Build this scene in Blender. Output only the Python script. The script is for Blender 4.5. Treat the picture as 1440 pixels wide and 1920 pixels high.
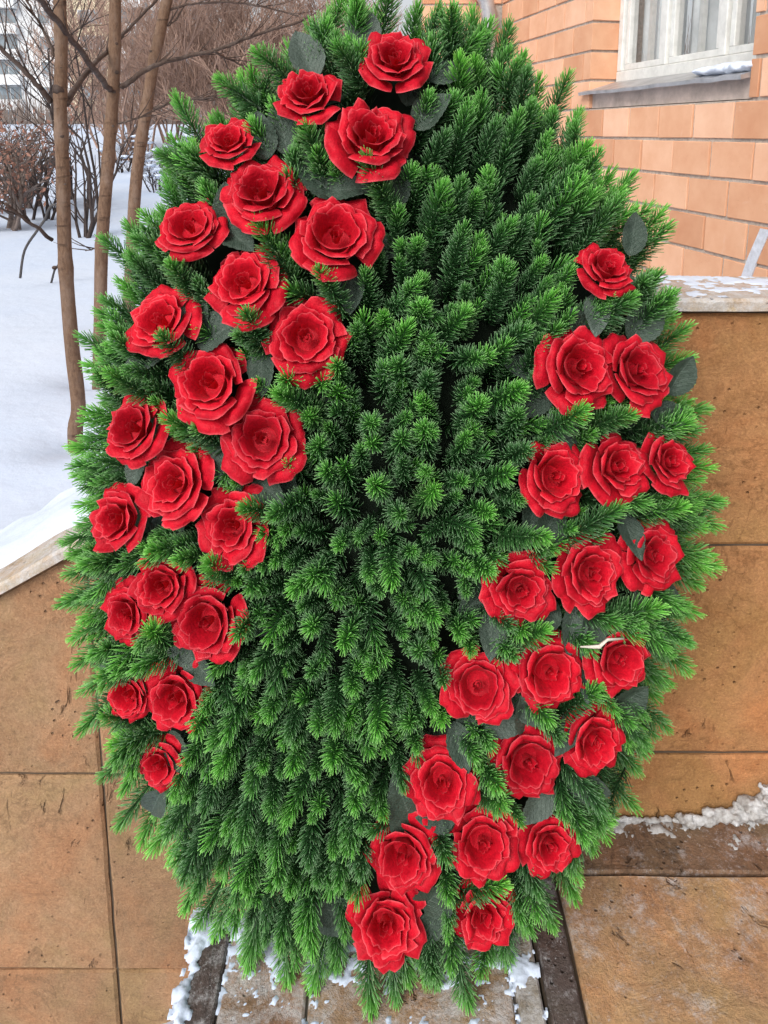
import bpy, bmesh, math, random
import numpy as np
from mathutils import Vector, Matrix, noise, Quaternion

random.seed(11)
R = math.radians
scene = bpy.context.scene
for o in list(bpy.data.objects):
    bpy.data.objects.remove(o)
C = scene.collection

# ------------------------------------------------------------------ camera
CAM = Vector((0.0, 0.0, 1.5))
PITCH = R(10.0)
F_PX, PX0, PY0 = 1400.0, 720.0, 492.0          # focal length and principal point, photo pixels (1440x1920)
cam_d = bpy.data.cameras.new('camera')
cam = bpy.data.objects.new('camera', cam_d); C.objects.link(cam)
cam.location = CAM
cam.rotation_euler = (R(90) - PITCH, 0, 0)
cam_d.sensor_width = 36; cam_d.sensor_fit = 'AUTO'
cam_d.lens = F_PX * 36 / 1920
cam_d.shift_y = -(960 - PY0) / 1920
cam_d.clip_start = 0.05; cam_d.clip_end = 2000
scene.camera = cam

# ------------------------------------------------------------------ world, sun, exposure
SUN_EL, SUN_AZ = R(38), R(208)                  # soft light from behind the camera, a little from the left
world = bpy.data.worlds.new('World'); scene.world = world
world.use_nodes = True
wn = world.node_tree; wn.nodes.clear()
w_out = wn.nodes.new('ShaderNodeOutputWorld'); w_bg = wn.nodes.new('ShaderNodeBackground')
w_sky = wn.nodes.new('ShaderNodeTexSky'); w_sky.sky_type = 'NISHITA'; w_sky.sun_disc = False
w_sky.sun_elevation = SUN_EL; w_sky.sun_rotation = SUN_AZ
w_sky.air_density = 1.0; w_sky.dust_density = 4.0; w_sky.ozone_density = 1.0
w_hs = wn.nodes.new('ShaderNodeHueSaturation'); w_hs.inputs['Saturation'].default_value = 0.22   # overcast: nearly colourless
w_bg.inputs['Strength'].default_value = 0.14
wn.links.new(w_sky.outputs[0], w_hs.inputs['Color']); wn.links.new(w_hs.outputs[0], w_bg.inputs['Color'])
wn.links.new(w_bg.outputs[0], w_out.inputs[0])
sun_d = bpy.data.lights.new('sun', 'SUN'); sun_d.energy = 1.3; sun_d.angle = R(22); sun_d.color = (1.0, 0.965, 0.92)
sun = bpy.data.objects.new('sun', sun_d); C.objects.link(sun)
sv = Vector((math.sin(SUN_AZ) * math.cos(SUN_EL), math.cos(SUN_AZ) * math.cos(SUN_EL), math.sin(SUN_EL)))
sun.rotation_euler = (-sv).to_track_quat('-Z', 'Y').to_euler()
sun.location = sv * 20
scene.view_settings.view_transform = 'Standard'; scene.view_settings.look = 'None'
scene.view_settings.gamma = 1.0; scene.view_settings.use_curve_mapping = False
scene.view_settings.exposure = 0.3
scene.render.resolution_x = 768; scene.render.resolution_y = 1024

# ------------------------------------------------------------------ pixel helpers
_fw = Vector((0, math.cos(PITCH), -math.sin(PITCH))); _up = Vector((0, math.sin(PITCH), math.cos(PITCH)))
def ray(px, py):
    return Vector((1, 0, 0)) * ((px - PX0) / F_PX) + _up * (-(py - PY0) / F_PX) + _fw
def at_y(px, py, Y):
    d = ray(px, py); return CAM + d * (Y / d.y)
def at_z(px, py, z):
    d = ray(px, py); return CAM + d * ((z - CAM.z) / d.z)
def project(p):
    v = p - CAM; dz = v.dot(_fw)
    return (PX0 + F_PX * v.x / dz, PY0 - F_PX * v.dot(_up) / dz, dz)

# ------------------------------------------------------------------ object helpers
def link(name, me, mat=None, parent=None, loc=None):
    o = bpy.data.objects.new(name, me); C.objects.link(o)
    if mat is not None and me is not None and len(me.materials) == 0:
        me.materials.append(mat)
    if parent is not None: o.parent = parent
    if loc is not None: o.location = loc
    return o
def empty(name, loc=(0, 0, 0)):
    o = bpy.data.objects.new(name, None); C.objects.link(o); o.location = loc; o.empty_display_size = 0.1
    return o
def tag(o, label=None, cat=None, group=None, kind=None):
    if label: o['label'] = label
    if cat: o['category'] = cat
    if group: o['group'] = group
    if kind: o['kind'] = kind
    return o

class MB:
    """collects vertices and faces, builds one mesh"""
    def __init__(s): s.v = []; s.f = []; s.a = []
    def vert(s, p, a=0.0): s.v.append(tuple(p)); s.a.append(a); return len(s.v) - 1
    def box(s, lo, hi):
        b = len(s.v)
        for z in (lo[2], hi[2]):
            for x, y in ((lo[0], lo[1]), (hi[0], lo[1]), (hi[0], hi[1]), (lo[0], hi[1])): s.vert((x, y, z))
        for q in ((0, 3, 2, 1), (4, 5, 6, 7), (0, 1, 5, 4), (1, 2, 6, 5), (2, 3, 7, 6), (3, 0, 4, 7)):
            s.f.append(tuple(b + i for i in q))
    def tube(s, pts, rad, n=6, a0=0.0, a1=1.0, cap=True):
        pts = [Vector(p) for p in pts]; m = len(pts)
        t0 = (pts[1] - pts[0]).normalized()
        ref = Vector((0, 0, 1)) if abs(t0.z) < 0.9 else Vector((1, 0, 0))
        nrm = t0.cross(ref).normalized(); rings = []
        for i, p in enumerate(pts):
            t = (pts[min(i + 1, m - 1)] - pts[max(i - 1, 0)]).normalized()
            nrm = (nrm - t * nrm.dot(t)).normalized(); bn = t.cross(nrm)
            r = rad[i] if hasattr(rad, '__len__') else rad
            a = a0 + (a1 - a0) * i / (m - 1)
            rings.append([s.vert(p + (nrm * math.cos(k * 2 * math.pi / n) + bn * math.sin(k * 2 * math.pi / n)) * r, a) for k in range(n)])
        for i in range(m - 1):
            for k in range(n):
                s.f.append((rings[i][k], rings[i][(k + 1) % n], rings[i + 1][(k + 1) % n], rings[i + 1][k]))
        if cap:
            s.f.append(tuple(reversed(rings[0]))); s.f.append(tuple(rings[-1]))
    def prism(s, poly, y0, y1, bev=0.004, ax='xz'):
        """poly in (x,z) counter-clockwise seen from -Y; front at y0 (towards camera), back at y1"""
        cx = sum(p[0] for p in poly) / len(poly); cz = sum(p[1] for p in poly) / len(poly)
        n = len(poly); back = [s.vert((x, y1, z)) for x, z in poly]
        mid = [s.vert((x, y0 + bev, z)) for x, z in poly]
        fr = []
        for x, z in poly:
            d = Vector((cx - x, cz - z)); d = d.normalized() * bev * 1.4
            fr.append(s.vert((x + d.x, y0, z + d.y)))
        for k in range(n):
            j = (k + 1) % n
            s.f.append((back[k], mid[k], mid[j], back[j])); s.f.append((mid[k], fr[k], fr[j], mid[j]))
        s.f.append(tuple(fr)); s.f.append(tuple(reversed(back)))
    def mesh(s, name, smooth=False, attr=None):
        me = bpy.data.meshes.new(name); me.from_pydata(s.v, [], s.f)
        if attr:
            at = me.attributes.new(attr, 'FLOAT', 'POINT'); at.data.foreach_set('value', np.array(s.a, np.float32))
        if smooth: me.polygons.foreach_set('use_smooth', [True] * len(me.polygons))
        me.update(); return me
    def build(s, name, mat, parent=None, loc=None, smooth=False, attr=None):
        return link(name, s.mesh(name, smooth, attr), mat, parent, loc)

def bevel_mesh(me, w=0.003, seg=1):
    bm = bmesh.new(); bm.from_mesh(me)
    bmesh.ops.bevel(bm, geom=bm.edges[:], offset=w, segments=seg, affect='EDGES', profile=0.5)
    bm.to_mesh(me); bm.free(); return me

def fix_normals(me):
    bm = bmesh.new(); bm.from_mesh(me); bmesh.ops.recalc_face_normals(bm, faces=bm.faces); bm.to_mesh(me); bm.free(); return me

# ------------------------------------------------------------------ materials
class NT:
    def __init__(s, name, rough=0.7, spec=0.3):
        s.m = bpy.data.materials.new(name); s.m.use_nodes = True; s.t = s.m.node_tree
        s.b = s.t.nodes['Principled BSDF']; s.b.inputs['Roughness'].default_value = rough
        s.b.inputs['Specular IOR Level'].default_value = spec
        s.geo = None
    def n(s, typ, **kw):
        nd = s.t.nodes.new(typ)
        for k, v in kw.items(): setattr(nd, k, v)
        return nd
    def l(s, a, b): s.t.links.new(a, b)
    def pos(s, scale=(1, 1, 1), rnd=True):
        """world-size coordinates, shifted per object so that no two pieces look alike"""
        tc = s.n('ShaderNodeTexCoord'); mp = s.n('ShaderNodeMapping'); mp.inputs['Scale'].default_value = scale
        s.l(tc.outputs['Object'], mp.inputs['Vector'])
        if rnd:
            oi = s.n('ShaderNodeObjectInfo'); mu = s.n('ShaderNodeMath', operation='MULTIPLY'); mu.inputs[1].default_value = 37.0
            s.l(oi.outputs['Random'], mu.inputs[0]); cb = s.n('ShaderNodeCombineXYZ')
            for i in range(3): s.l(mu.outputs[0], cb.inputs[i])
            s.l(cb.outputs[0], mp.inputs['Location'])
        return mp.outputs[0]
    def noise(s, vec, scale, detail=6, rough=0.6, dist=0.0):
        t = s.n('ShaderNodeTexNoise'); t.inputs['Scale'].default_value = scale; t.inputs['Detail'].default_value = detail
        t.inputs['Roughness'].default_value = rough; t.inputs['Distortion'].default_value = dist
        s.l(vec, t.inputs['Vector']); return t.outputs['Fac']
    def ramp(s, fac, stops):
        r = s.n('ShaderNodeValToRGB'); e = r.color_ramp.elements
        while len(e) < len(stops): e.new(0.5)
        for i, (p, c) in enumerate(stops):
            e[i].position = p; e[i].color = (c[0], c[1], c[2], 1) if hasattr(c, '__len__') else (c, c, c, 1)
        s.l(fac, r.inputs['Fac']); return r.outputs['Color']
    def mix(s, fac, a, b, mode='MIX'):
        m = s.n('ShaderNodeMix', data_type='RGBA', blend_type=mode)
        for sock, v in ((0, fac), (6, a), (7, b)):
            if hasattr(v, 'links'): s.l(v, m.inputs[sock])
            elif hasattr(v, '__len__'): m.inputs[sock].default_value = (v[0], v[1], v[2], 1)
            else: m.inputs[sock].default_value = v
        return m.outputs[2]
    def bump(s, h, strength=0.4, dist=0.01, prev=None):
        b = s.n('ShaderNodeBump'); b.inputs['Strength'].default_value = strength; b.inputs['Distance'].default_value = dist
        s.l(h, b.inputs['Height'])
        if prev is not None: s.l(prev, b.inputs['Normal'])
        s.l(b.outputs[0], s.b.inputs['Normal']); return b.outputs[0]
    def color(s, c):
        if hasattr(c, 'links'): s.l(c, s.b.inputs['Base Color'])
        else: s.b.inputs['Base Color'].default_value = (c[0], c[1], c[2], 1)
        return s
    def attr(s, name):
        a = s.n('ShaderNodeAttribute', attribute_name=name); return a.outputs['Fac']
    def rnd(s): return s.n('ShaderNodeObjectInfo').outputs['Random']

def stone_mat(name, light, dark, wet=0.0, frost=0.0, drips=0.0):
    t = NT(name, 0.75, 0.25); v = t.pos()
    big = t.noise(v, 2.6, 6, 0.62, 0.9); mid = t.noise(v, 9, 9, 0.74, 1.1); fine = t.noise(v, 48, 8, 0.8); gr = t.noise(v, 190, 4, 0.8)
    rust = [min(1, dark[0] * 0.98), dark[1] * 0.80, dark[2] * 0.68]
    col = t.ramp(big, [(0.34, [c * 0.86 for c in dark]), (0.50, [(a + b) / 2 for a, b in zip(light, dark)]), (0.66, [min(1, c * 1.08) for c in light])])
    col = t.mix(t.ramp(mid, [(0.46, 0.0), (0.66, 0.7)]), col, rust)
    col = t.mix(t.ramp(t.noise(v, 5.5, 9, 0.8, 0.4), [(0.52, 0.0), (0.72, 0.5)]), col, [min(1, c * 1.22 + 0.02) for c in light])
    col = t.mix(0.26, col, t.ramp(fine, [(0.36, [c * 0.42 for c in dark]), (0.62, [min(1, c * 1.4) for c in light])]))
    col = t.mix(0.20, col, t.ramp(gr, [(0.36, [c * 0.35 for c in dark]), (0.62, [min(1, c * 1.6) for c in light])]))
    tone = t.noise(v, 4.3, 4, 0.6, 0.5)
    col = t.mix(1.0, col, t.ramp(tone, [(0.36, (0.93, 1.0, 0.92)), (0.5, (1, 1, 1)), (0.64, (1.08, 0.94, 0.88))]), 'MULTIPLY')
    spk = t.ramp(t.noise(v, 135, 5, 0.85), [(0.60, 0.0), (0.70, 0.75)])
    col = t.mix(spk, col, [min(1, c * 1.45 + 0.05) for c in light])
    wv = t.ramp(t.noise(v, 5.0, 5, 0.6, 1.3), [(0.470, 0.0), (0.5, 0.5), (0.515, 0.0)])
    col = t.mix(t.mix(t.ramp(t.noise(v, 4, 3, 0.5), [(0.48, 0.0), (0.6, 1.0)]), (0, 0, 0), wv), col, [c * 0.55 for c in dark])
    # chipped hollows, short gouges and pin pits
    gv = t.pos((1.0, 1.0, 0.38)); g1 = t.noise(gv, 17, 5, 0.62, 0.7)
    gouge = t.ramp(g1, [(0.64, 0.0), (0.70, 1.0)])
    vo = t.n('ShaderNodeTexVoronoi', feature='F1'); vo.inputs['Scale'].default_value = 46; t.l(v, vo.inputs['Vector'])
    pit = t.ramp(vo.outputs['Distance'], [(0.06, 1.0), (0.17, 0.0)])
    pitm = t.mix(t.ramp(t.noise(v, 8, 3, 0.6), [(0.50, 0.0), (0.60, 1.0)]), (0, 0, 0), pit)
    cut = t.mix(1.0, gouge, pitm, 'LIGHTEN')
    col = t.mix(t.mix(0.62, (0, 0, 0), cut), col, [c * 0.30 for c in dark])
    if drips:
        dv = t.pos((1.0, 1.0, 0.10)); dr = t.ramp(t.noise(dv, 8.5, 4, 0.6, 0.2), [(0.62, 0.0), (0.74, drips)])
        col = t.mix(dr, col, [c * 0.50 for c in dark])
    oi = t.rnd(); col = t.mix(1.0, col, t.ramp(oi, [(0, 0.92), (1, 1.06)]), 'MULTIPLY')
    if frost:
        fr = t.ramp(t.noise(v, 13, 12, 0.86, 0.0), [(0.58 - frost * 0.18, 0.0), (0.76 - frost * 0.18, 0.85)])
        col = t.mix(fr, col, (0.66, 0.66, 0.68))
        sp = t.ramp(t.noise(v, 120, 5, 0.85), [(0.57, 0.0), (0.68, 0.7)])
        col = t.mix(t.mix(t.ramp(mid, [(0.40, 0.0), (0.60, 1.0)]), (0, 0, 0), sp), col, (0.70, 0.70, 0.72))
    t.color(col)
    t.l(t.ramp(fine, [(0.3, 0.62 - wet * 0.35), (0.7, 0.9 - wet * 0.4)]), t.b.inputs['Roughness'])
    h = t.mix(0.30, mid, fine); h = t.mix(0.15, h, gr); h = t.mix(cut, h, (0, 0, 0))
    t.bump(h, 1.0, 0.014)
    return t.m

def plain(name, c, rough=0.6, spec=0.3, nscale=20, var=0.25, bump=0.15):
    t = NT(name, rough, spec); v = t.pos(); f = t.noise(v, nscale, 7, 0.7)
    t.color(t.ramp(f, [(0.3, [x * (1 - var) for x in c]), (0.7, [min(1, x * (1 + var)) for x in c])]))
    if bump: t.bump(f, bump, 0.004)
    return t.m

M = {}
M['tile_left'] = stone_mat('tan_stone_cladding', (0.42, 0.255, 0.142), (0.29, 0.168, 0.09), drips=0.28)
M['tile_right'] = stone_mat('amber_stone_cladding', (0.49, 0.255, 0.112), (0.32, 0.148, 0.06), drips=0.22)
M['floor_tile'] = stone_mat('worn_floor_stone', (0.60, 0.36, 0.18), (0.27, 0.165, 0.105), 0.35, 0.42)
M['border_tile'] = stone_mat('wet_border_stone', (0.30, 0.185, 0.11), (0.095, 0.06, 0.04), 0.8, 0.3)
M['block_tile'] = stone_mat('frosted_block_stone', (0.38, 0.24, 0.14), (0.22, 0.135, 0.085), 0.3, 0.75)
M['dark_granite'] = stone_mat('dark_frosted_granite', (0.12, 0.09, 0.08), (0.055, 0.042, 0.040), 0.4, 0.45)
M['pale_trim'] = stone_mat('pale_crusted_trim', (0.40, 0.34, 0.28), (0.20, 0.145, 0.10), 0.2, 0.9)
M['coping'] = stone_mat('frosted_coping_stone', (0.54, 0.40, 0.28), (0.42, 0.30, 0.20), 0.1, 0.95)
M['grout'] = plain('dirty_grout', (0.10, 0.075, 0.055), 0.9, 0.1, 40)
M['concrete'] = plain('grey_concrete', (0.28, 0.25, 0.22), 0.9, 0.2, 15)

def snow_mat():
    t = NT('snow', 0.75, 0.25); v = t.pos(rnd=False)
    a = t.noise(v, 0.5, 5, 0.55); b = t.noise(v, 60, 6, 0.7); c = t.noise(v, 5, 6, 0.6)
    col = t.ramp(a, [(0.3, (0.57, 0.66, 0.82)), (0.7, (0.67, 0.73, 0.84))])
    spk = t.ramp(t.noise(v, 22, 8, 0.8), [(0.70, 0.0), (0.76, 0.5)])
    col = t.mix(spk, col, (0.45, 0.41, 0.36))
    t.color(col)
    n1 = t.bump(c, 0.25, 0.05); t.bump(b, 0.2, 0.004, n1)
    return t.m
M['snow'] = snow_mat()
def ice_mat():
    t = NT('dirty_ice', 0.35, 0.5); v = t.pos()
    a = t.noise(v, 22, 7, 0.7)
    t.color(t.ramp(a, [(0.30, (0.13, 0.10, 0.08)), (0.48, (0.38, 0.37, 0.36)), (0.72, (0.66, 0.67, 0.69))]))
    t.bump(t.noise(v, 70, 6, 0.75), 0.6, 0.006)
    t.b.inputs['Subsurface Weight'].default_value = 0.15; t.b.inputs['Subsurface Radius'].default_value = (0.02, 0.02, 0.02)
    return t.m
M['ice'] = ice_mat()
def brick_mat():
    t = NT('orange_brick', 0.85, 0.2); v = t.pos()
    a = t.noise(v, 6, 5, 0.6); b = t.noise(v, 70, 6, 0.75)
    col = t.ramp(a, [(0.3, (0.67, 0.35, 0.21)), (0.7, (0.77, 0.455, 0.295))])
    col = t.mix(1.0, col, t.ramp(t.rnd(), [(0, (0.80, 0.72, 0.66)), (0.4, (0.98, 0.97, 0.95)), (0.8, (1.04, 1.06, 1.08)), (1, (1.08, 1.16, 1.24))]), 'MULTIPLY')
    col = t.mix(t.ramp(b, [(0.62, 0.0), (0.74, 0.35)]), col, (0.32, 0.13, 0.07))
    col = t.mix(t.ramp(t.noise(v, 11, 6, 0.7, 0.5), [(0.6, 0.0), (0.75, 0.35)]), col, (0.74, 0.55, 0.43))
    t.color(col); t.bump(t.mix(0.5, a, b), 0.35, 0.004)
    return t.m
M['brick'] = brick_mat()
M['mortar'] = plain('grey_mortar', (0.46, 0.41, 0.36), 0.95, 0.1, 60, 0.3, 0.4)
M['plaster'] = plain('stained_plaster', (0.52, 0.43, 0.38), 0.9, 0.1, 9, 0.3, 0.3)
M['frame_white'] = plain('aged_white_paint', (0.68, 0.68, 0.65), 0.5, 0.4, 14, 0.16, 0.1)
M['metal'] = plain('galvanised_sheet', (0.44, 0.44, 0.45), 0.4, 0.5, 10, 0.3, 0.1); M['metal'].node_tree.nodes['Principled BSDF'].inputs['Metallic'].default_value = 0.55
M['paint_mark'] = plain('pale_blue_paint', (0.58, 0.60, 0.66), 0.8, 0.2, 50, 0.2, 0.1)
M['curtain'] = plain('pale_curtain', (0.74, 0.77, 0.78), 0.9, 0.1, 3, 0.25, 0.0)
def glass_mat(name='window_glass', tint=(0.55, 0.6, 0.62), alpha=0.12):
    t = NT(name, 0.04, 0.8); t.color((0.03, 0.035, 0.04)); t.b.inputs['Alpha'].default_value = alpha
    t.b.inputs['Coat Weight'].default_value = 0.6; t.b.inputs['Coat Roughness'].default_value = 0.03
    return t.m
M['glass'] = glass_mat()

def needle_mat():
    t = NT('spruce_needles', 0.42, 0.28)
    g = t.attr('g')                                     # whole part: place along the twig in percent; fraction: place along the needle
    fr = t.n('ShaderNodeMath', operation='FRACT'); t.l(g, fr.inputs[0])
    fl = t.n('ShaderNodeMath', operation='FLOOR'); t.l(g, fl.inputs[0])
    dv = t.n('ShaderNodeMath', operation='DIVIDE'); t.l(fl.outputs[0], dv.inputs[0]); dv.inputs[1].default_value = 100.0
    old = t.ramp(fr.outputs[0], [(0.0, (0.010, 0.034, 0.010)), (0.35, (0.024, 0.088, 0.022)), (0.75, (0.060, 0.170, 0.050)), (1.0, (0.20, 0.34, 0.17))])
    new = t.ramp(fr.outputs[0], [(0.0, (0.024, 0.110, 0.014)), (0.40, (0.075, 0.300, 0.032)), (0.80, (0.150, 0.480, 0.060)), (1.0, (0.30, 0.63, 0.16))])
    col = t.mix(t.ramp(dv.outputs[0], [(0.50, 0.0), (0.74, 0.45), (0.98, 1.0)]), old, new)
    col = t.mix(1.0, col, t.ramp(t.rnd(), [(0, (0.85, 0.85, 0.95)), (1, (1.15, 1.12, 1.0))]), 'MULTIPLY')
    t.color(col)
    return t.m
M['needle'] = needle_mat()
M['backing'] = plain('dark_wreath_backing', (0.012, 0.018, 0.012), 0.95, 0.05, 30)
M['stand'] = plain('raw_wood', (0.25, 0.17, 0.10), 0.8, 0.2, 12)
def rose_mat():
    t = NT('red_fabric_petal', 0.55, 0.15); v = t.pos()
    e = t.attr('e')
    f = t.noise(v, 4.5, 6, 0.7)
    col = t.ramp(f, [(0.3, (0.40, 0.004, 0.015)), (0.7, (0.66, 0.008, 0.025))])
    col = t.mix(t.ramp(e, [(0.0, 0.0), (0.45, 0.08), (1.0, 0.65)]), col, (0.82, 0.13, 0.15))
    col = t.mix(1.0, col, t.ramp(t.rnd(), [(0, (0.82, 0.8, 0.85)), (1, (1.06, 1.05, 1.05))]), 'MULTIPLY')
    t.color(col)
    t.b.inputs['Sheen Weight'].default_value = 0.04; t.b.inputs['Sheen Roughness'].default_value = 0.4
    t.b.inputs['Sheen Tint'].default_value = (1.0, 0.45, 0.45, 1)
    t.bump(t.noise(v, 7, 3, 0.55, 1.0), 0.18, 0.05)
    # thin fabric lets some light through
    tr = t.n('ShaderNodeBsdfTranslucent'); tr.inputs['Color'].default_value = (0.75, 0.01, 0.02, 1)
    mx = t.n('ShaderNodeMixShader'); mx.inputs[0].default_value = 0.04
    out = t.t.nodes['Material Output']; t.l(t.b.outputs[0], mx.inputs[1]); t.l(tr.outputs[0], mx.inputs[2]); t.l(mx.outputs[0], out.inputs[0])
    return t.m
M['rose'] = rose_mat()
def leaf_mat():
    t = NT('dusty_dark_leaf', 0.48, 0.4); v = t.pos(); e = t.attr('e')
    f = t.noise(v, 5, 6, 0.65)                          # leaf coordinates run 0..1 along the blade
    tc = t.n('ShaderNodeTexCoord'); sx = t.n('ShaderNodeSeparateXYZ'); t.l(tc.outputs['Object'], sx.inputs[0])
    def mth(op, a, b=0.0):
        n_ = t.n('ShaderNodeMath', operation=op)
        for i_, q in ((0, a), (1, b)):
            if hasattr(q, 'links'): t.l(q, n_.inputs[i_])
            else: n_.inputs[i_].default_value = q
        return n_.outputs[0]
    ph = mth('SUBTRACT', mth('MULTIPLY', sx.outputs['Y'], 52.0), mth('MULTIPLY', mth('ABSOLUTE', sx.outputs['X']), 62.0))
    vein = t.ramp(mth('SINE', ph), [(0.80, 0.0), (0.98, 1.0)])
    col = t.ramp(f, [(0.3, (0.026, 0.046, 0.032)), (0.7, (0.056, 0.086, 0.064))])
    col = t.mix(t.mix(0.30, (0, 0, 0), vein), col, (0.11, 0.15, 0.12))
    col = t.mix(t.ramp(e, [(0.85, 0.0), (1.0, 0.45)]), col, (0.13, 0.17, 0.14))
    col = t.mix(t.ramp(t.rnd(), [(0.70, 0.0), (0.95, 0.55)]), col, (0.11, 0.14, 0.12))
    t.color(col); t.bump(t.mix(0.5, f, vein), 0.5, 0.03); return t.m
M['leaf'] = leaf_mat()
M['dry_straw'] = plain('dry_straw', (0.62, 0.58, 0.50), 0.8, 0.2, 60)

def bark_mat(name, a, b, dark):
    t = NT(name, 0.85, 0.2); v = t.pos((1, 1, 0.35)); v2 = t.pos((1, 1, 4.0))
    f = t.noise(v, 85, 9, 0.8); g = t.noise(v2, 9, 4, 0.5)
    col = t.ramp(f, [(0.3, a), (0.7, b)])
    col = t.mix(t.ramp(g, [(0.60, 0.0), (0.72, 0.75)]), col, dark)
    col = t.mix(t.ramp(t.noise(v, 16, 6, 0.7), [(0.48, 0.0), (0.66, 0.7)]), col, [x * 0.75 + 0.06 for x in b])
    t.color(col); t.bump(t.mix(0.5, f, g), 0.8, 0.014); return t.m
M['bark'] = bark_mat('brown_bark', (0.085, 0.050, 0.034), (0.25, 0.155, 0.10), (0.04, 0.024, 0.018))
M['branch'] = bark_mat('dark_branch_bark', (0.05, 0.034, 0.028), (0.13, 0.09, 0.072), (0.03, 0.02, 0.018))
M['dark_stem'] = plain('dark_shrub_stem', (0.060, 0.046, 0.042), 0.9, 0.1, 30, 0.4, 0)
M['grey_twig'] = plain('grey_brown_twig', (0.19, 0.15, 0.13), 0.9, 0.1, 20, 0.4, 0)
M['brown_twig'] = plain('russet_twig', (0.34, 0.225, 0.175), 0.9, 0.1, 8, 0.35, 0)
M['dead_leaf'] = plain('dead_brown_leaf', (0.30, 0.16, 0.12), 0.9, 0.1, 6, 0.35, 0)
M['panel_white'] = plain('white_panel_wall', (0.68, 0.69, 0.70), 0.9, 0.1, 0.6, 0.06, 0)
M['panel_cream'] = plain('cream_panel_wall', (0.66, 0.57, 0.40), 0.9, 0.1, 0.6, 0.08, 0)
M['far_glass'] = plain('far_window_glass', (0.16, 0.20, 0.23), 0.15, 0.6, 0.8, 0.4, 0)
M['rusty_pipe'] = plain('dark_steel_rod', (0.06, 0.055, 0.055), 0.6, 0.4, 30, 0.3, 0)

# ================================================================== LARGE STRUCTURE
WALL_Y = 1.42
def rake_z(x): return min(1.157, 0.658 + 0.586 * (x + 0.618))   # underside line of the coping along the wall
X_KINK = 0.2335
GZ = 0.08                                                          # snow level outside the parapet

def snow_h(x, y):
    h = GZ + 0.05 * noise.noise(Vector((x * 0.35, y * 0.35, 1.3))) + 0.02 * noise.noise(Vector((x * 1.3, y * 1.3, 4.0)))
    if y > 14: h += 1.75 * min(1, ((y - 14) / 26.0)) ** 1.4
    if y < 3.2:                                                    # drift piled against the back of the parapet
        top = rake_z(x) - 0.05
        if x < 0.25:
            k = max(0.0, 1 - (y - 1.62) / 1.3); k = k * k * (3 - 2 * k)
            h = h * (1 - k) + max(h, min(top, 0.72)) * k
    for tx_, ty_ in ((-1.43, 3.3), (-1.72, 4.2), (-1.81, 5.0)):     # melt hollows round the trunks
        h -= 0.07 * math.exp(-(((x - tx_) / 0.17) ** 2 + ((y - ty_) / 0.17) ** 2))
    # little mound beside the first trunk
    h += 0.05 * math.exp(-(((x + 1.05) / 0.28) ** 2 + ((y - 3.15) / 0.25) ** 2))
    return h

def grid_sheet(xs, ys, fn):
    mb = MB(); W = len(xs)
    for y in ys:
        for x in xs: mb.vert((x, y, fn(x, y)))
    for j in range(len(ys) - 1):
        for i in range(W - 1):
            a = j * W + i; mb.f.append((a, a + 1, a + W + 1, a + W))
    return mb
def graded(a, b, n, p):
    return [a + (b - a) * (i / n) ** p for i in range(n + 1)]
xs = [-x for x in reversed(graded(0.0, 400, 90, 3.0))][:-1] + graded(0.0, 400, 60, 3.0)
ys = graded(1.6, 420, 130, 2.6)
xs = sorted(xs + [-2.2 + 0.045 * i for i in range(40)]); ys = sorted(ys + [2.9 + 0.05 * i for i in range(50)])
sheet = grid_sheet(xs, ys, lambda x, y: snow_h(x, y))
tag(sheet.build('snowy_ground', M['snow'], smooth=True), 'white snow field behind the parapet', kind='structure')
ls = grid_sheet([-12 + i * 0.1 for i in range(118)] , [-6 + i * 0.08 for i in range(93)], lambda x, y: -0.64 + 0.025 * noise.noise(Vector((x * 3, y * 3, 0))))
tag(ls.build('lower_ground', M['snow'], smooth=True), 'snow covered lower ground beside the landing', kind='structure')

# ---- landing: slab with floor tiles
land = MB()
land.box((0.282, -6.0, -0.7), (6.0, WALL_Y - 0.002, -0.012))
landing = tag(land.build('landing', M['grout']), 'worn tan stone landing beside the wreath', kind='structure')
def flat_tile(name, x0, x1, y0, y1, mat, parent, z0=-0.03, z1=0.0, bev=0.004, seed=0):
    rr = random.Random(seed); mb = MB()
    # prism built standing, then laid flat: (x, y) polygon, top at z1; edges a little wavy
    def edge(ax, ay, bx, by, n=5):
        out = []
        for i in range(n):
            t = i / n; x = ax + (bx - ax) * t; y = ay + (by - ay) * t
            j = 0.0 if i == 0 else rr.uniform(-0.0018, 0.0018)
            out.append((x + j, y + j))
        return out
    poly = edge(x0, y0, x1, y0) + edge(x1, y0, x1, y1) + edge(x1, y1, x0, y1) + edge(x0, y1, x0, y0)
    n = len(poly); cx = (x0 + x1) / 2; cy = (y0 + y1) / 2
    bot = [mb.vert((x, y, z0)) for x, y in poly]; mid = [mb.vert((x, y, z1 - bev)) for x, y in poly]
    top = [mb.vert((x + (bev if x < cx else -bev), y + (bev if y < cy else -bev), z1 + rr.uniform(-0.0008, 0.0008))) for x, y in poly]
    for k in range(n):
        j = (k + 1) % n
        mb.f.append((bot[k], bot[j], mid[j], mid[k])); mb.f.append((mid[k], mid[j], top[j], top[k]))
    mb.f.append(tuple(top)); mb.f.append(tuple(reversed(bot)))
    return mb.build(name, mat, parent)
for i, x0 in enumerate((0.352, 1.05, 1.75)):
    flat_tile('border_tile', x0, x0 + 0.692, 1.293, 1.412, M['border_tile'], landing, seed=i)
for j, y1 in enumerate((1.287, 0.66, 0.03)):
    for i, x0 in enumerate((0.352, 1.05, 1.75)):
        flat_tile('floor_tile', x0, x0 + 0.692, y1 - 0.62, y1, M['floor_tile'], landing, seed=10 + i + 3 * j)
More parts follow.
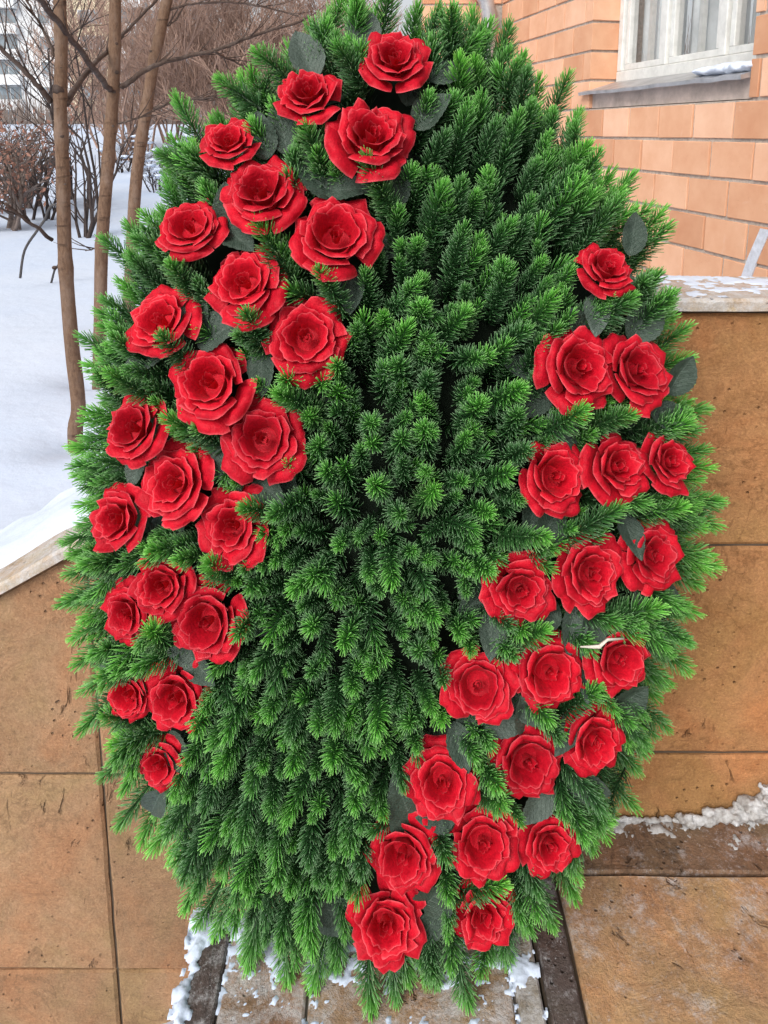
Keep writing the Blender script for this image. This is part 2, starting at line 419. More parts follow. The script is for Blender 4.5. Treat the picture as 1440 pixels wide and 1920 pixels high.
for j in range(3):
    flat_tile('granite_strip', 0.288, 0.345, 1.40 - 0.62 * (j + 1), 1.395 - 0.62 * j, M['dark_granite'], landing, z1=0.002, seed=30 + j)

# ---- stone block the wreath stands on
blk = MB(); blk.box((-0.35, -6.0, -0.7), (0.279, 1.19, -0.014))
block = tag(blk.build('step_block', M['concrete']), 'frosted stone step under the wreath', kind='structure')
flat_tile('pale_trim', 0.232, 0.277, 0.55, 1.185, M['pale_trim'], block, z1=0.004, seed=51)
for j, y1 in enumerate((1.185, 0.80)):
    for i, (a, b) in enumerate(((-0.288, -0.139), (-0.133, 0.227))):
        flat_tile('block_tile', a, b, y1 - 0.38, y1, M['block_tile'], block, seed=60 + i + 2 * j)
for j in range(2):
    flat_tile('granite_strip', -0.347, -0.292, 1.185 - 0.385 * (j + 1), 1.182 - 0.385 * j, M['dark_granite'], block, z1=0.003, seed=70 + j)

# ---- parapet wall: core, cladding tiles, coping
par = tag(empty('parapet_wall', (0, WALL_Y, 0)), 'tan stone clad parapet wall with a coping that steps up from rake to level', 'wall')
def in_par(mb, name, mat, parent=par, **k):
    o = mb.build(name, mat, parent, **k)
    for v in o.data.vertices: v.co.y -= WALL_Y
    return o
core = MB()
pl = [(-4.0, -0.7), (4.0, -0.7), (4.0, 1.157), (X_KINK, 1.157), (-2.2, rake_z(-2.2)), (-4.0, rake_z(-2.2) - 0.2)]
b0 = [core.vert((x, WALL_Y + 0.008, z)) for x, z in pl]; b1 = [core.vert((x, WALL_Y + 0.20, z)) for x, z in pl]
for k in range(len(pl)):
    j = (k + 1) % len(pl); core.f.append((b0[k], b1[k], b1[j], b0[j]))
core.f.append(tuple(b0)); core.f.append(tuple(reversed(b1)))
wall_core = in_par(core, 'wall_core', M['grout'])
def clip_top(x0, x1, z0, z1, g=0.003):
    """tile rectangle cut by the rake line"""
    pts = []
    za, zb = rake_z(x0) - 0.006, rake_z(x1) - 0.006
    if za <= z0 and zb <= z0: return None
    pts.append((x0 + g, z0 + g) if za > z0 else None)
    poly = [(x0 + g, z0 + g), (x1 - g, z0 + g)]
    if zb >= z1:
        poly.append((x1 - g, z1 - g))
        if za >= z1: poly.append((x0 + g, z1 - g))
        else:
            xi = x0 + (z1 - za) / (zb - za) * (x1 - x0); poly.append((xi, z1 - g)); poly.append((x0 + g, max(za, z0 + 0.01)))
    else:
        poly.append((x1 - g, zb)); poly.append((x0 + g, max(za, z0 + 0.008)))
    if za <= z0:
        xi = x0 + (z0 - za) / (zb - za) * (x1 - x0)
        poly = [(xi + 0.02, z0 + g)] + [p for p in poly[1:] if p[0] > xi + 0.02]
    return poly
def dense(poly, step=0.06, j=0.0012, seed=0):
    rr = random.Random(seed); out = []
    for k in range(len(poly)):
        a = Vector(poly[k]); b = Vector(poly[(k + 1) % len(poly)]); n = max(1, int((b - a).length / step))
        for i in range(n):
            p = a + (b - a) * (i / n)
            if i: p += Vector((rr.uniform(-j, j), rr.uniform(-j, j)))
            out.append((p.x, p.y))
    return out
def clad(x0, x1, z0, z1, mat, seed):
    poly = clip_top(x0, x1, z0, z1)
    if not poly or len(poly) < 3: return
    mb = MB(); rr = random.Random(seed)
    off = rr.uniform(-0.0015, 0.0015)
    mb.prism(dense(poly, seed=seed), WALL_Y + off, WALL_Y + 0.03, 0.005)
    o = in_par(mb, 'cladding_tile', mat, par); fix_normals(o.data)
sd = 100
for x0 in (-2.42, -1.82, -1.22, -0.62, -0.02):
    for z0, z1 in ((-0.94, -0.418), (-0.418, 0.1036), (0.1036, 0.62), (0.62, 1.14)):
        x1 = x0 + 0.6 if x0 != -0.02 else 0.20
        clad(x0, x1, max(z0, -0.69), z1, M['tile_left'], sd); sd += 1
for x0, x1 in ((0.20, 0.48), (0.48, 1.08), (1.08, 1.68), (1.68, 2.28)):
    for z0, z1 in ((-0.3, 0.157), (0.157, 0.652), (0.652, 1.15)):
        clad(x0, x1, z0, z1, M['tile_right'], sd); sd += 1
# coping: raked slab and level slab
def coping_slab(xa, xb, th=0.024, name='coping'):
    mb = MB(); n = max(4, int(abs(xb - xa) / 0.05)); sec = [(-0.022, 0.0), (-0.022, th * 0.75), (-0.016, th), (0.20, th), (0.21, th * 0.8), (0.21, 0.0)]
    rings = []
    for i in range(n + 1):
        x = xa + (xb - xa) * i / n; z = rake_z(x) + 0.001
        rings.append([mb.vert((x, WALL_Y + dy + random.uniform(-0.001, 0.001), z + dz + random.uniform(-0.0006, 0.0006))) for dy, dz in sec])
    for i in range(n):
        for k in range(len(sec)):
            j = (k + 1) % len(sec); mb.f.append((rings[i][k], rings[i][j], rings[i + 1][j], rings[i + 1][k]))
    mb.f.append(tuple(rings[0])); mb.f.append(tuple(reversed(rings[-1])))
    o = in_par(mb, name, M['coping'], par); fix_normals(o.data)
coping_slab(-2.2, -0.642); coping_slab(-0.638, X_KINK - 0.003); coping_slab(X_KINK + 0.001, 1.0); coping_slab(1.004, 1.6); coping_slab(1.604, 2.6)

# ================================================================== BRICK BUILDING
BW0, BWS = 1.93, -0.2                            # wall line: x = BW0 + BWS * y
u_dir = Vector((BWS, 1, 0)).normalized(); n_dir = Vector((-1, BWS, 0)).normalized()
K = math.sqrt(1 + BWS * BWS)
bld = tag(empty('brick_building', (BW0 + BWS * 3.5, 3.5, 0.0)), 'orange brick building with a white three light window', 'building')
B_ORG = Vector((BW0, 0, 0))
ROT = Matrix(((u_dir.x, -n_dir.x, 0, 0), (u_dir.y, -n_dir.y, 0, 0), (0, 0, 1, 0), (0, 0, 0, 1)))   # local x = along wall (away), local y = into wall
def wall_obj(mb_or_me, name, mat, parent, s=0, d=0, z=0, smooth=False):
    me = mb_or_me if isinstance(mb_or_me, bpy.types.Mesh) else mb_or_me.mesh(name, smooth)
    o = link(name, me, mat)
    M4 = Matrix.Translation(B_ORG + u_dir * s - n_dir * d + Vector((0, 0, z))) @ ROT
    o.parent = parent
    base = Matrix.Translation(bld.location)
    o.matrix_parent_inverse = Matrix()
    o.matrix_basis = base.inverted() @ M4 if parent == bld else M4_rel(parent, M4)
    return o
_world = {}
def M4_rel(parent, M4):
    # parents below the building sit at the building's own frame
    return parent_world(parent).inverted() @ M4
def parent_world(o):
    m = o.matrix_basis.copy(); p = o.parent
    while p is not None: m = p.matrix_basis @ m; p = p.parent
    return m
bld.matrix_basis = Matrix.Translation(bld.location)
CH = 0.152; Z0 = 1.463 - 6 * CH                  # course height and first bed
S_A, S_B = 2.85 * K, 4.12 * K                    # window opening along the wall
Z_SILL, Z_HEAD = 1.463 + CH, 3.2
S0, S1 = 1.6 * K, 5.5 * K
mor = MB()
mor.box((S0, 0.009, -0.6), (S_A - 0.012, 0.40, 5.0)); mor.box((S_B + 0.012, 0.009, -0.6), (S1, 0.40, 5.0))
mor.box((S_A - 0.0115, 0.0095, -0.6), (S_B + 0.0115, 0.40, Z_SILL)); mor.box((S_A - 0.0115, 0.0095, Z_HEAD), (S_B + 0.0115, 0.40, 5.0))
bwall = wall_obj(mor, 'mortar_wall', M['mortar'], bld)
brick_cache = {}
def brick_mesh(L, v=0):
    key = (round(L, 3), v)
    if key not in brick_cache:
        rr = random.Random(hash(key) & 0xffff); mb = MB(); mb.box((0, 0, 0), (L, 0.20, CH - 0.014))
        me = mb.mesh('brick'); bevel_mesh(me, 0.0022)
        for vtx in me.vertices:
            vtx.co.x += rr.uniform(-0.0016, 0.0016); vtx.co.z += rr.uniform(-0.0016, 0.0016); vtx.co.y += rr.uniform(-0.001, 0.001)
        me.materials.append(M['brick']); brick_cache[key] = me
    return brick_cache[key]
BP = 0.262
rb = random.Random(5)
for c in range(22):
    z = Z0 + c * CH + 0.007
    off = 0.13 * (c % 2) + 0.05
    s = S0 - BP + off
    while s < S1:
        a, b = max(s, S0), min(s + BP - 0.014, S1 - 0.01)
        segs = [(a, b)]
        if z + CH > Z_SILL + 0.02 and z < Z_HEAD:
            segs = [(x, y) for x, y in ((a, min(b, S_A)), (max(a, S_B), b))]
        for x, y in segs:
            if y - x > 0.03:
                wall_obj(brick_mesh(y - x, rb.randrange(3)), 'brick', M['brick'], bwall, s=x, d=rb.uniform(-0.0025, 0.0025), z=z)
        s += BP
# plaster band and metal sill under the window
pb = MB(); pb.box((S_A + 0.004, 0.02, Z_SILL + 0.004), (S_B + 0.02, 0.13, Z_SILL + 0.085))
wall_obj(pb, 'plaster_band', M['plaster'], bld)
sl = MB(); n = 14
for i in range(n + 1):
    s = S_A + 0.004 + (S_B + 0.06 - S_A - 0.008) * i / n; w = random.uniform(-0.003, 0.003)
    for d, z in ((-0.035, Z_SILL + 0.074 + w), (-0.038, Z_SILL + 0.090 + w), (0.16, Z_SILL + 0.148), (0.16, Z_SILL + 0.12)):
        sl.vert((s, d, z))
for i in range(n):
    for k in range(4):
        a = i * 4 + k; b = i * 4 + (k + 1) % 4; sl.f.append((a, b, b + 4, a + 4))
sl.f.append((0, 1, 2, 3)); sl.f.append(tuple(reversed(range(n * 4, n * 4 + 4))))
sill = wall_obj(sl, 'window_sill', M['metal'], bld); fix_normals(sill.data)
# window: outer frame, three sashes with panes
win = MB()
ZF = Z_SILL + 0.142
def bar(mb, s0, s1, d0, d1, z0, z1): mb.box((s0, d0, z0), (s1, d1, z1))
bar(win, S_A - 0.02, S_B - 0.002, 0.15, 0.24, ZF, ZF + 0.055)
bar(win, S_A - 0.02, S_B - 0.002, 0.15, 0.24, Z_HEAD - 0.07, Z_HEAD - 0.002)
mull = [S_B - 0.002, S_B - 0.002 - 0.44, S_B - 0.002 - 0.89, S_A - 0.02]
for i, s in enumerate(mull):
    w = 0.046
    a = s - w if i == 0 else (s - w / 2 if i < 3 else s)
    bar(win, a, a + w, 0.152, 0.238, ZF + 0.056, Z_HEAD - 0.071)
wo = wall_obj(win, 'window_frame', M['frame_white'], bld); bevel_mesh(wo.data, 0.004)
for i in range(3):
    hi, lo = mull[i] - (0.056 if i == 0 else 0.03), mull[i + 1] + (0.03 if i < 2 else 0.057)
    sa = MB(); t = 0.032; za, zb = ZF + 0.058, Z_HEAD - 0.073
    for s0, s1, z0, z1 in ((lo, hi, za, za + t), (lo, hi, zb - t, zb), (lo, lo + t, za + t + 0.0005, zb - t - 0.0005), (hi - t, hi, za + t + 0.0005, zb - t - 0.0005)):
        bar(sa, s0, s1, 0.167, 0.215, z0, z1)
    so = wall_obj(sa, 'sash', M['frame_white'], wo); bevel_mesh(so.data, 0.003)
    pa = MB(); bar(pa, lo + t, hi - t, 0.188, 0.192, za + t, zb - t); wall_obj(pa, 'pane', M['glass'], wo)
    ins = MB(); m = (lo + hi) / 2 + 0.04
    bar(ins, m - 0.012, m + 0.012, 0.222, 0.246, za, zb); wall_obj(ins, 'inner_glazing_bar', M['frame_white'], wo)
    cu = MB(); nn = 26; cols = []
    for k in range(nn + 1):
        s = lo - 0.02 + (hi - lo + 0.04) * k / nn; d = 0.275 + 0.012 * math.sin(k * 1.5 + i) + 0.008 * math.sin(k * 3.7)
        cols.append((cu.vert((s, d, za)), cu.vert((s, d, zb))))
    for k in range(nn): cu.f.append((cols[k][0], cols[k + 1][0], cols[k + 1][1], cols[k][1]))
    wall_obj(cu, 'curtain', M['curtain'], wo, smooth=True)
# projecting bay at the far end, facing the camera
BY = 5.5; BX1 = BW0 + BWS * BY
bay = MB(); bay.box((0.28 - bld.location.x, BY + 0.012 - 3.5, -0.6), (BX1 + 0.35 - bld.location.x, BY + 2.0 - 3.5, 5.0))
bay_o = bay.build('bay_wall', M['mortar'], bld)
for c in range(20):
    z = Z0 + (c + 3) * CH + 0.007; s = 0.275 - (0.13 if c % 2 else 0.0)
    while s < BX1:
        a, b = max(s, 0.275), min(s + BP - 0.014, BX1)
        if b - a > 0.04:
            o = link('brick', brick_mesh(b - a, rb.randrange(3)), M['brick'], bay_o); o.location = (a - bld.location.x, BY + rb.uniform(-0.002, 0.002) - 3.5, z)
        s += BP
# drainpipe in the corner
dp = MB(); cx, cy = BX1 - 0.10, BY - 0.10
dp.tube([(cx, cy, -0.2), (cx, cy, 2.30), (cx - 0.03, cy - 0.01, 2.40), (cx - 0.22, cy - 0.03, 2.62), (cx - 0.25, cy - 0.03, 2.72), (cx - 0.25, cy - 0.03, 4.5)], 0.055, 12)
tag(dp.build('drainpipe', M['metal'], smooth=True), 'grey metal drainpipe with a bend in the brick corner', 'pipe')
# pale paint stroke on the bricks
pm = MB(); segs = []
for px, py in ((1391, 560), (1396, 530), (1412, 485), (1436, 430)):
    d = ray(px, py); tt = BW0 / (d.x - BWS * d.y); q = CAM + d * tt; segs.append((q.y, q.z))
for y, z in segs:
    for k in (-1, 1):
        s = (y + 0.026 * k) * K
        pm.vert((s, -0.0032, z)); pm.vert((s, 0.004, z))
for i in range(3):
    a = i * 4; pm.f.append((a, a + 4, a + 6, a + 2)); pm.f.append((a + 1, a + 3, a + 7, a + 5))
    pm.f.append((a, a + 1, a + 5, a + 4)); pm.f.append((a + 2, a + 6, a + 7, a + 3))
pm.f.append((0, 2, 3, 1)); pm.f.append((12, 13, 15, 14))
pmo = wall_obj(pm, 'paint_stroke', M['paint_mark'], bld); fix_normals(pmo.data)
# snow lump lying on the sill
def lump_mesh(balls, seed, sub=2, amp=0.25, freq=25):
    bm = bmesh.new(); rr = random.Random(seed)
    for (p, r, sc) in balls:
        g = bmesh.ops.create_icosphere(bm, subdivisions=sub, radius=1.0)
        o = Vector((rr.uniform(-50, 50), rr.uniform(-50, 50), 0))
        for v in g['verts']:
            d = v.co.normalized(); k = 1 + amp * noise.noise(d * 1.7 + o) + amp * 0.5 * noise.noise(d * 4 + o)
            v.co = Vector(p) + Vector((d.x * sc[0], d.y * sc[1], d.z * sc[2])) * r * k
    me = bpy.data.meshes.new('lump'); bm.to_mesh(me); bm.free()
    me.polygons.foreach_set('use_smooth', [True] * len(me.polygons)); return me
def W(s, d, z): return B_ORG + u_dir * s - n_dir * d + Vector((0, 0, z))
balls = [(W(S_A + 0.03 + 0.05 * i, 0.03 - 0.01 * (i % 2), Z_SILL + 0.125), 0.045, (1.1, 1.1, 0.55 - 0.05 * abs(i - 2))) for i in range(7)]
tag(link('snow_lump', lump_mesh(balls, 3), M['snow']), 'small white snow lump lying on the metal window sill', 'snow')

# ================================================================== BACKGROUND: apartment block
FY = 88.0
ab = tag(empty('apartment_block', (-38, FY, 1.0)), 'pale far apartment block with rows of balcony windows behind the trees', 'building')
wb = MB(); wb.box((-24, 0.0, -2), (14, 12, 34)); wall_a = wb.build('wall', M['panel_white'], ab)
cr = MB(); cr.box((-24.0, -0.4, -2), (-7.2, -0.004, 34)); cr.build('cream_wall', M['panel_cream'], ab)
cr = MB(); cr.box((2.2, -0.3, -2), (7.6, -0.004, 34)); cr.build('cream_wall', M['panel_cream'], ab)
wmb = MB(); wmb.box((-1.4, -0.14, 0), (1.4, -0.005, 1.5)); w_me = wmb.mesh('window'); w_me.materials.append(M['panel_white'])
pmb = MB(); pmb.box((-0.6, -0.05, 0.08), (0.6, -0.004, 1.42)); p_me = pmb.mesh('pane'); p_me.materials.append(M['far_glass'])
bmb = MB(); bmb.box((-1.6, -1.0, -1.15), (1.6, -0.15, -0.05)); b_me = bmb.mesh('balcony'); b_me.materials.append(M['panel_white'])
for fl in range(11):
    for ci, cxx in enumerate((-4.9, 0.2, 9.6, 12.4, 4.9, -9.6)):
        dep = -0.305 if ci == 4 else (-0.405 if ci == 5 else -0.004)
        wdw = link('window', w_me, None, ab, (cxx, dep, fl * 2.8 + 1.2))
        for px_ in (-0.66, 0.66):
            link('pane', p_me, None, wdw, (px_, -0.14, 0))
        if ci in (0, 2): link('balcony', b_me, None, ab, (cxx, dep, fl * 2.8 + 1.2))

# ================================================================== TREES
def px_poly(pts, Y): return [at_y(x, y, Y) for x, y in pts]
def smooth_path(pts, n=4):
    out = []
    for i in range(len(pts) - 1):
        p0 = pts[max(i - 1, 0)]; p1 = pts[i]; p2 = pts[i + 1]; p3 = pts[min(i + 2, len(pts) - 1)]
        for k in range(n):
            t = k / n
            out.append(0.5 * ((2 * p1) + (p2 - p0) * t + (2 * p0 - 5 * p1 + 4 * p2 - p3) * t * t + (3 * p1 - p0 - 3 * p2 + p3) * t ** 3))
    out.append(pts[-1]); return out
def sapling(label, Y, trunk_px, w0, w1, branches, knots, seed, knobs=()):
    rr = random.Random(seed)
    pts = px_poly(trunk_px, Y); root = empty('young_tree', (pts[0].x, pts[0].y, snow_h(pts[0].x, pts[0].y)))
    tag(root, label, 'tree', 'young bare trees beyond the parapet')
    # go on below the snow and above the frame
    pts = [pts[0] - Vector((0.0, 0, 0.35))] + pts
    top = pts[-1]; d = (pts[-1] - pts[-2]).normalized()
    pts += [top + d * 0.9 + Vector((0.03, 0, 0)), top + d * 1.9 - Vector((0.03, 0.05, 0)), top + d * 2.9 + Vector((0.05, 0, 0))]
    sp = smooth_path(pts, 7); m = len(sp); zt = top.z; zb = pts[1].z
    rad = []
    for p in sp:
        f = (p.z - zb) / (zt - zb); r = w0 + (w1 - w0) * max(0, f) if f < 1 else w1 * max(0.12, 1 - (f - 1) * 0.55)
        rad.append(r / 2 * (1 + 0.05 * noise.noise(Vector((p.z * 6, seed, 0)))))
    for kz in knots:                                   # swollen nodes where side shoots left
        zk = at_y(PX0, kz, Y).z
        for i, p in enumerate(sp):
            rad[i] *= 1 + 0.14 * math.exp(-((p.z - zk) / 0.025) ** 2)
    mb = MB(); mb.tube([p - root.location for p in sp], rad, 14)
    mb.build('trunk', M['bark'], root, smooth=True)
    for (kx, ky, kr) in knobs:
        p = at_y(kx, ky, Y); rw = w1 / 2
        me = lump_mesh([(Vector((0, 0, 0)), kr * Y / F_PX, (1.0, 0.7, 0.75))], int(kx), 2, 0.4)
        link('knot', me, M['branch'], root, Vector((p.x, Y - rw * 0.86, p.z)) - root.location)
    for (bp, wa, wb_, dy) in branches:
        q = [at_y(x, y, Y + dy * i / (len(bp) - 1)) for i, (x, y) in enumerate(bp)]
        q = smooth_path(q, 6)
        for i in range(1, len(q) - 1): q[i] = q[i] + Vector((rr.uniform(-1, 1), 0, rr.uniform(-1, 1))) * 0.004
        mm = MB(); mm.tube([p - root.location for p in q], [(wa + (wb_ - wa) * i / (len(q) - 1)) / 2 for i in range(len(q))], 7)
        # fine twigs along the branch
        for k in range(int(len(q) * 0.5)):
            i = rr.randrange(len(q) // 3, len(q)); p = q[i]; dd = (q[min(i + 1, len(q) - 1)] - q[max(0, i - 1)]).normalized()
            dd = (dd + Vector((rr.uniform(-.7, .7), rr.uniform(-.7, .7), rr.uniform(-.2, .8)))).normalized(); L = rr.uniform(0.08, 0.3)
            mm.tube([p - root.location, p + dd * L * 0.5 - root.location, p + dd * L + Vector((0, 0, L * 0.12)) - root.location], [0.0035, 0.0025, 0.0012], 4)
        mm.build('branch', M['branch'], root, smooth=True)
    return root
px3 = 3.3 / F_PX; px4 = 4.2 / F_PX; px5 = 5.0 / F_PX
sapling('straight bare brown sapling whose foot shows in the snow by the parapet', 3.3,
        [(141, 815), (147, 760), (134, 640), (122, 480), (118, 330), (113, 200), (115, 100), (112, 0), (110, -90)], 29 * px3, 21 * px3,
        [([(97, 192), (60, 148), (0, 90), (-60, 40)], 11 * px3, 6 * px3, -0.2), ([(124, 195), (160, 138), (205, 92), (240, 55), (292, 0), (330, -50)], 13 * px3, 6 * px3, 2.4),
         ([(98, 450), (60, 420), (10, 382)], 8 * px3, 5 * px3, -0.2), ([(102, 105), (85, 65), (60, 20), (40, -20)], 6 * px3, 3 * px3, 0.1)], (180, 255, 345, 500, 60), 1, ((113, 168, 11), (119, 256, 6), (124, 345, 4), (116, 62, 3), (106, 500, 5), (118, 128, 3), (140, 655, 4)))
sapling('bare brown sapling with a long twig reaching behind the wreath', 4.2,
        [(184, 800), (186, 700), (188, 600), (191, 460), (203, 300), (211, 190), (215, 100), (216, 0), (217, -90)], 26 * px4, 20 * px4,
        [([(208, 172), (170, 122), (120, 55), (72, -5), (40, -50)], 11 * px4, 6 * px4, -1.9), ([(227, 165), (262, 140), (310, 115), (402, 95), (480, 65), (570, 38)], 11 * px4, 5 * px4, 0.2),
         ([(402, 97), (430, 112), (480, 131)], 5 * px4, 3 * px4, 0.2), ([(195, 462), (160, 470)], 4 * px4, 2 * px4, 0.0), ([(222, 232), (245, 225), (266, 219)], 4 * px4, 2 * px4, 0.0)], (170, 300, 462, 235, 85), 2, ((221, 83, 3.5), (222, 136, 4.5), (214, 236, 4), (192, 462, 5), (216, 172, 5), (199, 380, 3)))
sapling('leaning bare brown sapling closest to the wreath edge', 5.0,
        [(240, 620), (245, 520), (252, 380), (261, 290), (275, 200), (286, 130), (296, 80), (313, 0), (330, -80)], 24 * px5, 19 * px5,
        [([(287, 205), (330, 190), (370, 185), (425, 183)], 6 * px5, 3 * px5, 0.1), ([(318, 18), (350, 9), (410, 4), (480, 10), (560, 30)], 5 * px5, 3 * px5, 0.1), ([(300, 60), (320, 45), (332, 36)], 3 * px5, 2 * px5, 0)], (110, 268, 200), 3, ((286, 97, 3), (291, 112, 3.5), (266, 268, 3), (278, 205, 3.5)))

# ---- shrubs and bare thickets
def shrub(name, label, base, height, spread, stems, mat, seed, r0=0.02, levels=3, kids=5, group=None, cat='shrub', upright=0.7, leaves=0, min_r=0.004, leaf_mat_=None, snow=0):
    rr = random.Random(seed); root = tag(empty(name, base), label, cat, group)
    st = MB(); tw = MB(); ends = []
    def grow(p, d, L, r, lev, mb):
        n = 4; pts = [p]; q = p.copy(); dd = d.copy()
        for i in range(n):
            dd = (dd + Vector((rr.gauss(0, .16), rr.gauss(0, .16), rr.gauss(0.03, .1)))).normalized(); q = q + dd * (L / n); pts.append(q.copy())
        mb.tube(pts, [max(min_r * 0.6, r * (1 - 0.6 * i / n)) for i in range(n + 1)], 5 if lev == 0 else 3, cap=False)
        if lev < levels - 1:
            for k in range(kids):
                i = rr.randrange(1, n + 1); a = rr.uniform(0, 6.28)
                nd = (dd + Vector((math.cos(a), math.sin(a), rr.uniform(-0.3, upright))) * rr.uniform(0.5, 1.0)).normalized()
                grow(pts[i], nd, L * rr.uniform(0.4, 0.65), r * 0.5, lev + 1, tw)
        else: ends.extend(pts[2:])
    for s in range(stems):
        a = rr.uniform(0, 6.28); b = Vector((math.cos(a) * spread * 0.15 * rr.random(), math.sin(a) * spread * 0.15 * rr.random(), -0.12))
        d = Vector((math.cos(a) * spread / height * rr.uniform(0.1, 0.75), math.sin(a) * spread / height * rr.uniform(0.1, 0.75), 1)).normalized()
        grow(b, d, height * rr.uniform(0.5, 0.72), r0 * rr.uniform(0.7, 1.15), 0, st)
    st.build('stem', mat, root, smooth=True); tw.build('twigs', mat, root)
    if leaves:
        lf = MB()
        for k in range(leaves):
            p = rr.choice(ends) + Vector((rr.gauss(0, .08), rr.gauss(0, .08), rr.gauss(-.03, .08))); a = Vector((rr.gauss(0, 1), rr.gauss(0, 1), rr.gauss(-.6, 1))).normalized() * rr.uniform(.03, .06)
            c = a.cross(Vector((rr.gauss(0, 1), rr.gauss(0, 1), rr.gauss(0, 1)))).normalized() * a.length * 0.45
            i = len(lf.v)
            for q in (p - a, p + c, p + a, p - c): lf.vert(q)
            lf.f.append((i, i + 1, i + 2, i + 3))
        tag(lf.build('dead_leaves', leaf_mat_ or M['dead_leaf'], root), kind='stuff')
    if snow:
        sn = []
        for k in range(snow):
            p = rr.choice(ends); sn.append((p + Vector((0, 0, 0.01)), rr.uniform(0.06, 0.14) * height / 1.6, (1.3, 1.0, 0.45)))
        tag(link('snow_cap', lump_mesh(sn, seed, 1, 0.4), M['snow'], root), kind='stuff')
    return root
def gpt(px, py, Y):
    p = at_y(px, py, Y); return Vector((p.x, Y, snow_h(p.x, Y)))
# dark leggy shrubs standing in the snow
lab = ['dark many stemmed shrub forking in a V out of the snow', 'thin dark shrub beside the far brown leafed bush', 'dark upright shrub behind the leaning sapling', 'slender dark shrub with tall straight shoots']
for i, (px, Y, h, sp, st, kids, lb) in enumerate(((152, 10.0, 2.1, 1.0, 5, 3, lab[0]), (75, 12.0, 1.5, 1.3, 7, 4, lab[1]), (186, 13.5, 4.2, 0.7, 3, 4, lab[2]), (136, 15.5, 5.2, 0.6, 3, 4, lab[3]))):
    shrub('bare_shrub', lb, gpt(px, 400, Y), h, sp, st, M['dark_stem'], 200 + i, 0.032, 3, kids, 'dark bare shrubs in the snow', min_r=0.006)
# brown leafed bushes at the left edge
for i, (px, Y, h, sp, lb) in enumerate(((8, 11.0, 1.7, 1.4, 'bushy shrub still holding brown dead leaves, thick crooked foot in the snow'), (45, 14.0, 2.1, 1.6, 'taller brown leafed shrub behind the crooked one'), (-60, 12.5, 2.0, 1.8, 'brown leafed shrub at the end of the snowy row'))):
    shrub('leafy_shrub', lb, gpt(px, 400, Y), h, sp, 7, M['grey_twig'], 230 + i, 0.045, 3, 6, 'shrubs with dead brown leaves', leaves=800, min_r=0.006)
# snow capped low bushes
for i, (px, Y, lb) in enumerate(((300, 17.0, 'low snow capped bush behind the leaning sapling'), (345, 19.5, 'low snow laden bush close to the brown thicket'), (235, 21.0, 'low snow dusted bush in front of the brown thicket'))):
    shrub('snowy_bush', lb, gpt(px, 330, Y), 1.25, 1.7, 9, M['dark_stem'], 250 + i, 0.022, 3, 5, 'snow capped bushes', snow=26, min_r=0.007)
# russet thicket: tall bushes one beside the other
lbt = 'tall russet bare bush in the dense brown thicket'
for i in range(9):
    px = 215 + i * 52; Y = 24 + (i * 7 % 5) * 1.6
    shrub('russet_bush', lbt, gpt(px, 250, Y), 5.6 + (i * 5 % 4) * 0.6, 4.2, 9, M['brown_twig'], 300 + i, 0.05, 4, 6, 'russet bushes of the brown thicket', min_r=0.012)
for i in range(4):
    px = -20 + i * 62; Y = 36 + (i * 3 % 4) * 2
    shrub('bare_tree', 'tall thin grey bare tree in front of the far apartment block', gpt(px, 240, Y), 9 + i % 3, 4.0, 2, M['grey_twig'], 340 + i, 0.07, 4, 5, 'grey bare trees by the apartment block', cat='tree', min_r=0.014)
far = MB(); rr = random.Random(9)
for k in range(11000):                               # far wood closing the view
    x = rr.uniform(-42, 30) if k < 5200 else rr.choice((rr.uniform(-130, -42), rr.uniform(30, 90))); y = rr.uniform(44, 64); b = Vector((x, y, snow_h(x, y) - .3)); h = rr.uniform(1.0, 2.6)
    if x > -15: h = rr.uniform(1.5, 7)
    if x < -48: h = rr.uniform(2.5, 9)
    t = b + Vector((rr.gauss(0, h * .18), rr.gauss(0, .3), h))
    far.tube([b, (b + t) / 2 + Vector((rr.gauss(0, .1), 0, 0)), t], [0.035, 0.025, 0.012], 3, cap=False)
tag(far.build('far_wood', M['grey_twig']), 'far grey brown wood closing the view', 'wood', kind='stuff')
# bent rod sticking out of the snow
rp = [at_y(x, y, 6.6) for x, y in ((46, 470), (70, 432), (85, 410), (90, 395), (100, 384), (112, 392), (112, 420))]
o0 = Vector((rp[0].x, 6.6, snow_h(rp[0].x, 6.6))); mb = MB(); q = smooth_path([rp[0] - Vector((0.06, 0, .25))] + rp, 5)
mb.tube([p - o0 for p in q], 0.012, 8)
ro = mb.build('bent_rod', M['rusty_pipe'], None, o0, smooth=True); tag(ro, 'dark bent metal rod sticking out of the snow', 'rod')
mb = MB(); o1 = at_y(80, 455, 6.9); o1.z = snow_h(o1.x, 6.9); mb.tube([Vector((0, 0, -.15)), Vector((0.09, 0, 0.12)), Vector((0.2, 0, 0.26))], 0.010, 6)
tag(mb.build('short_rod', M['rusty_pipe'], None, o1, smooth=True), 'short straight dark rod beside the bent one in the snow', 'rod')

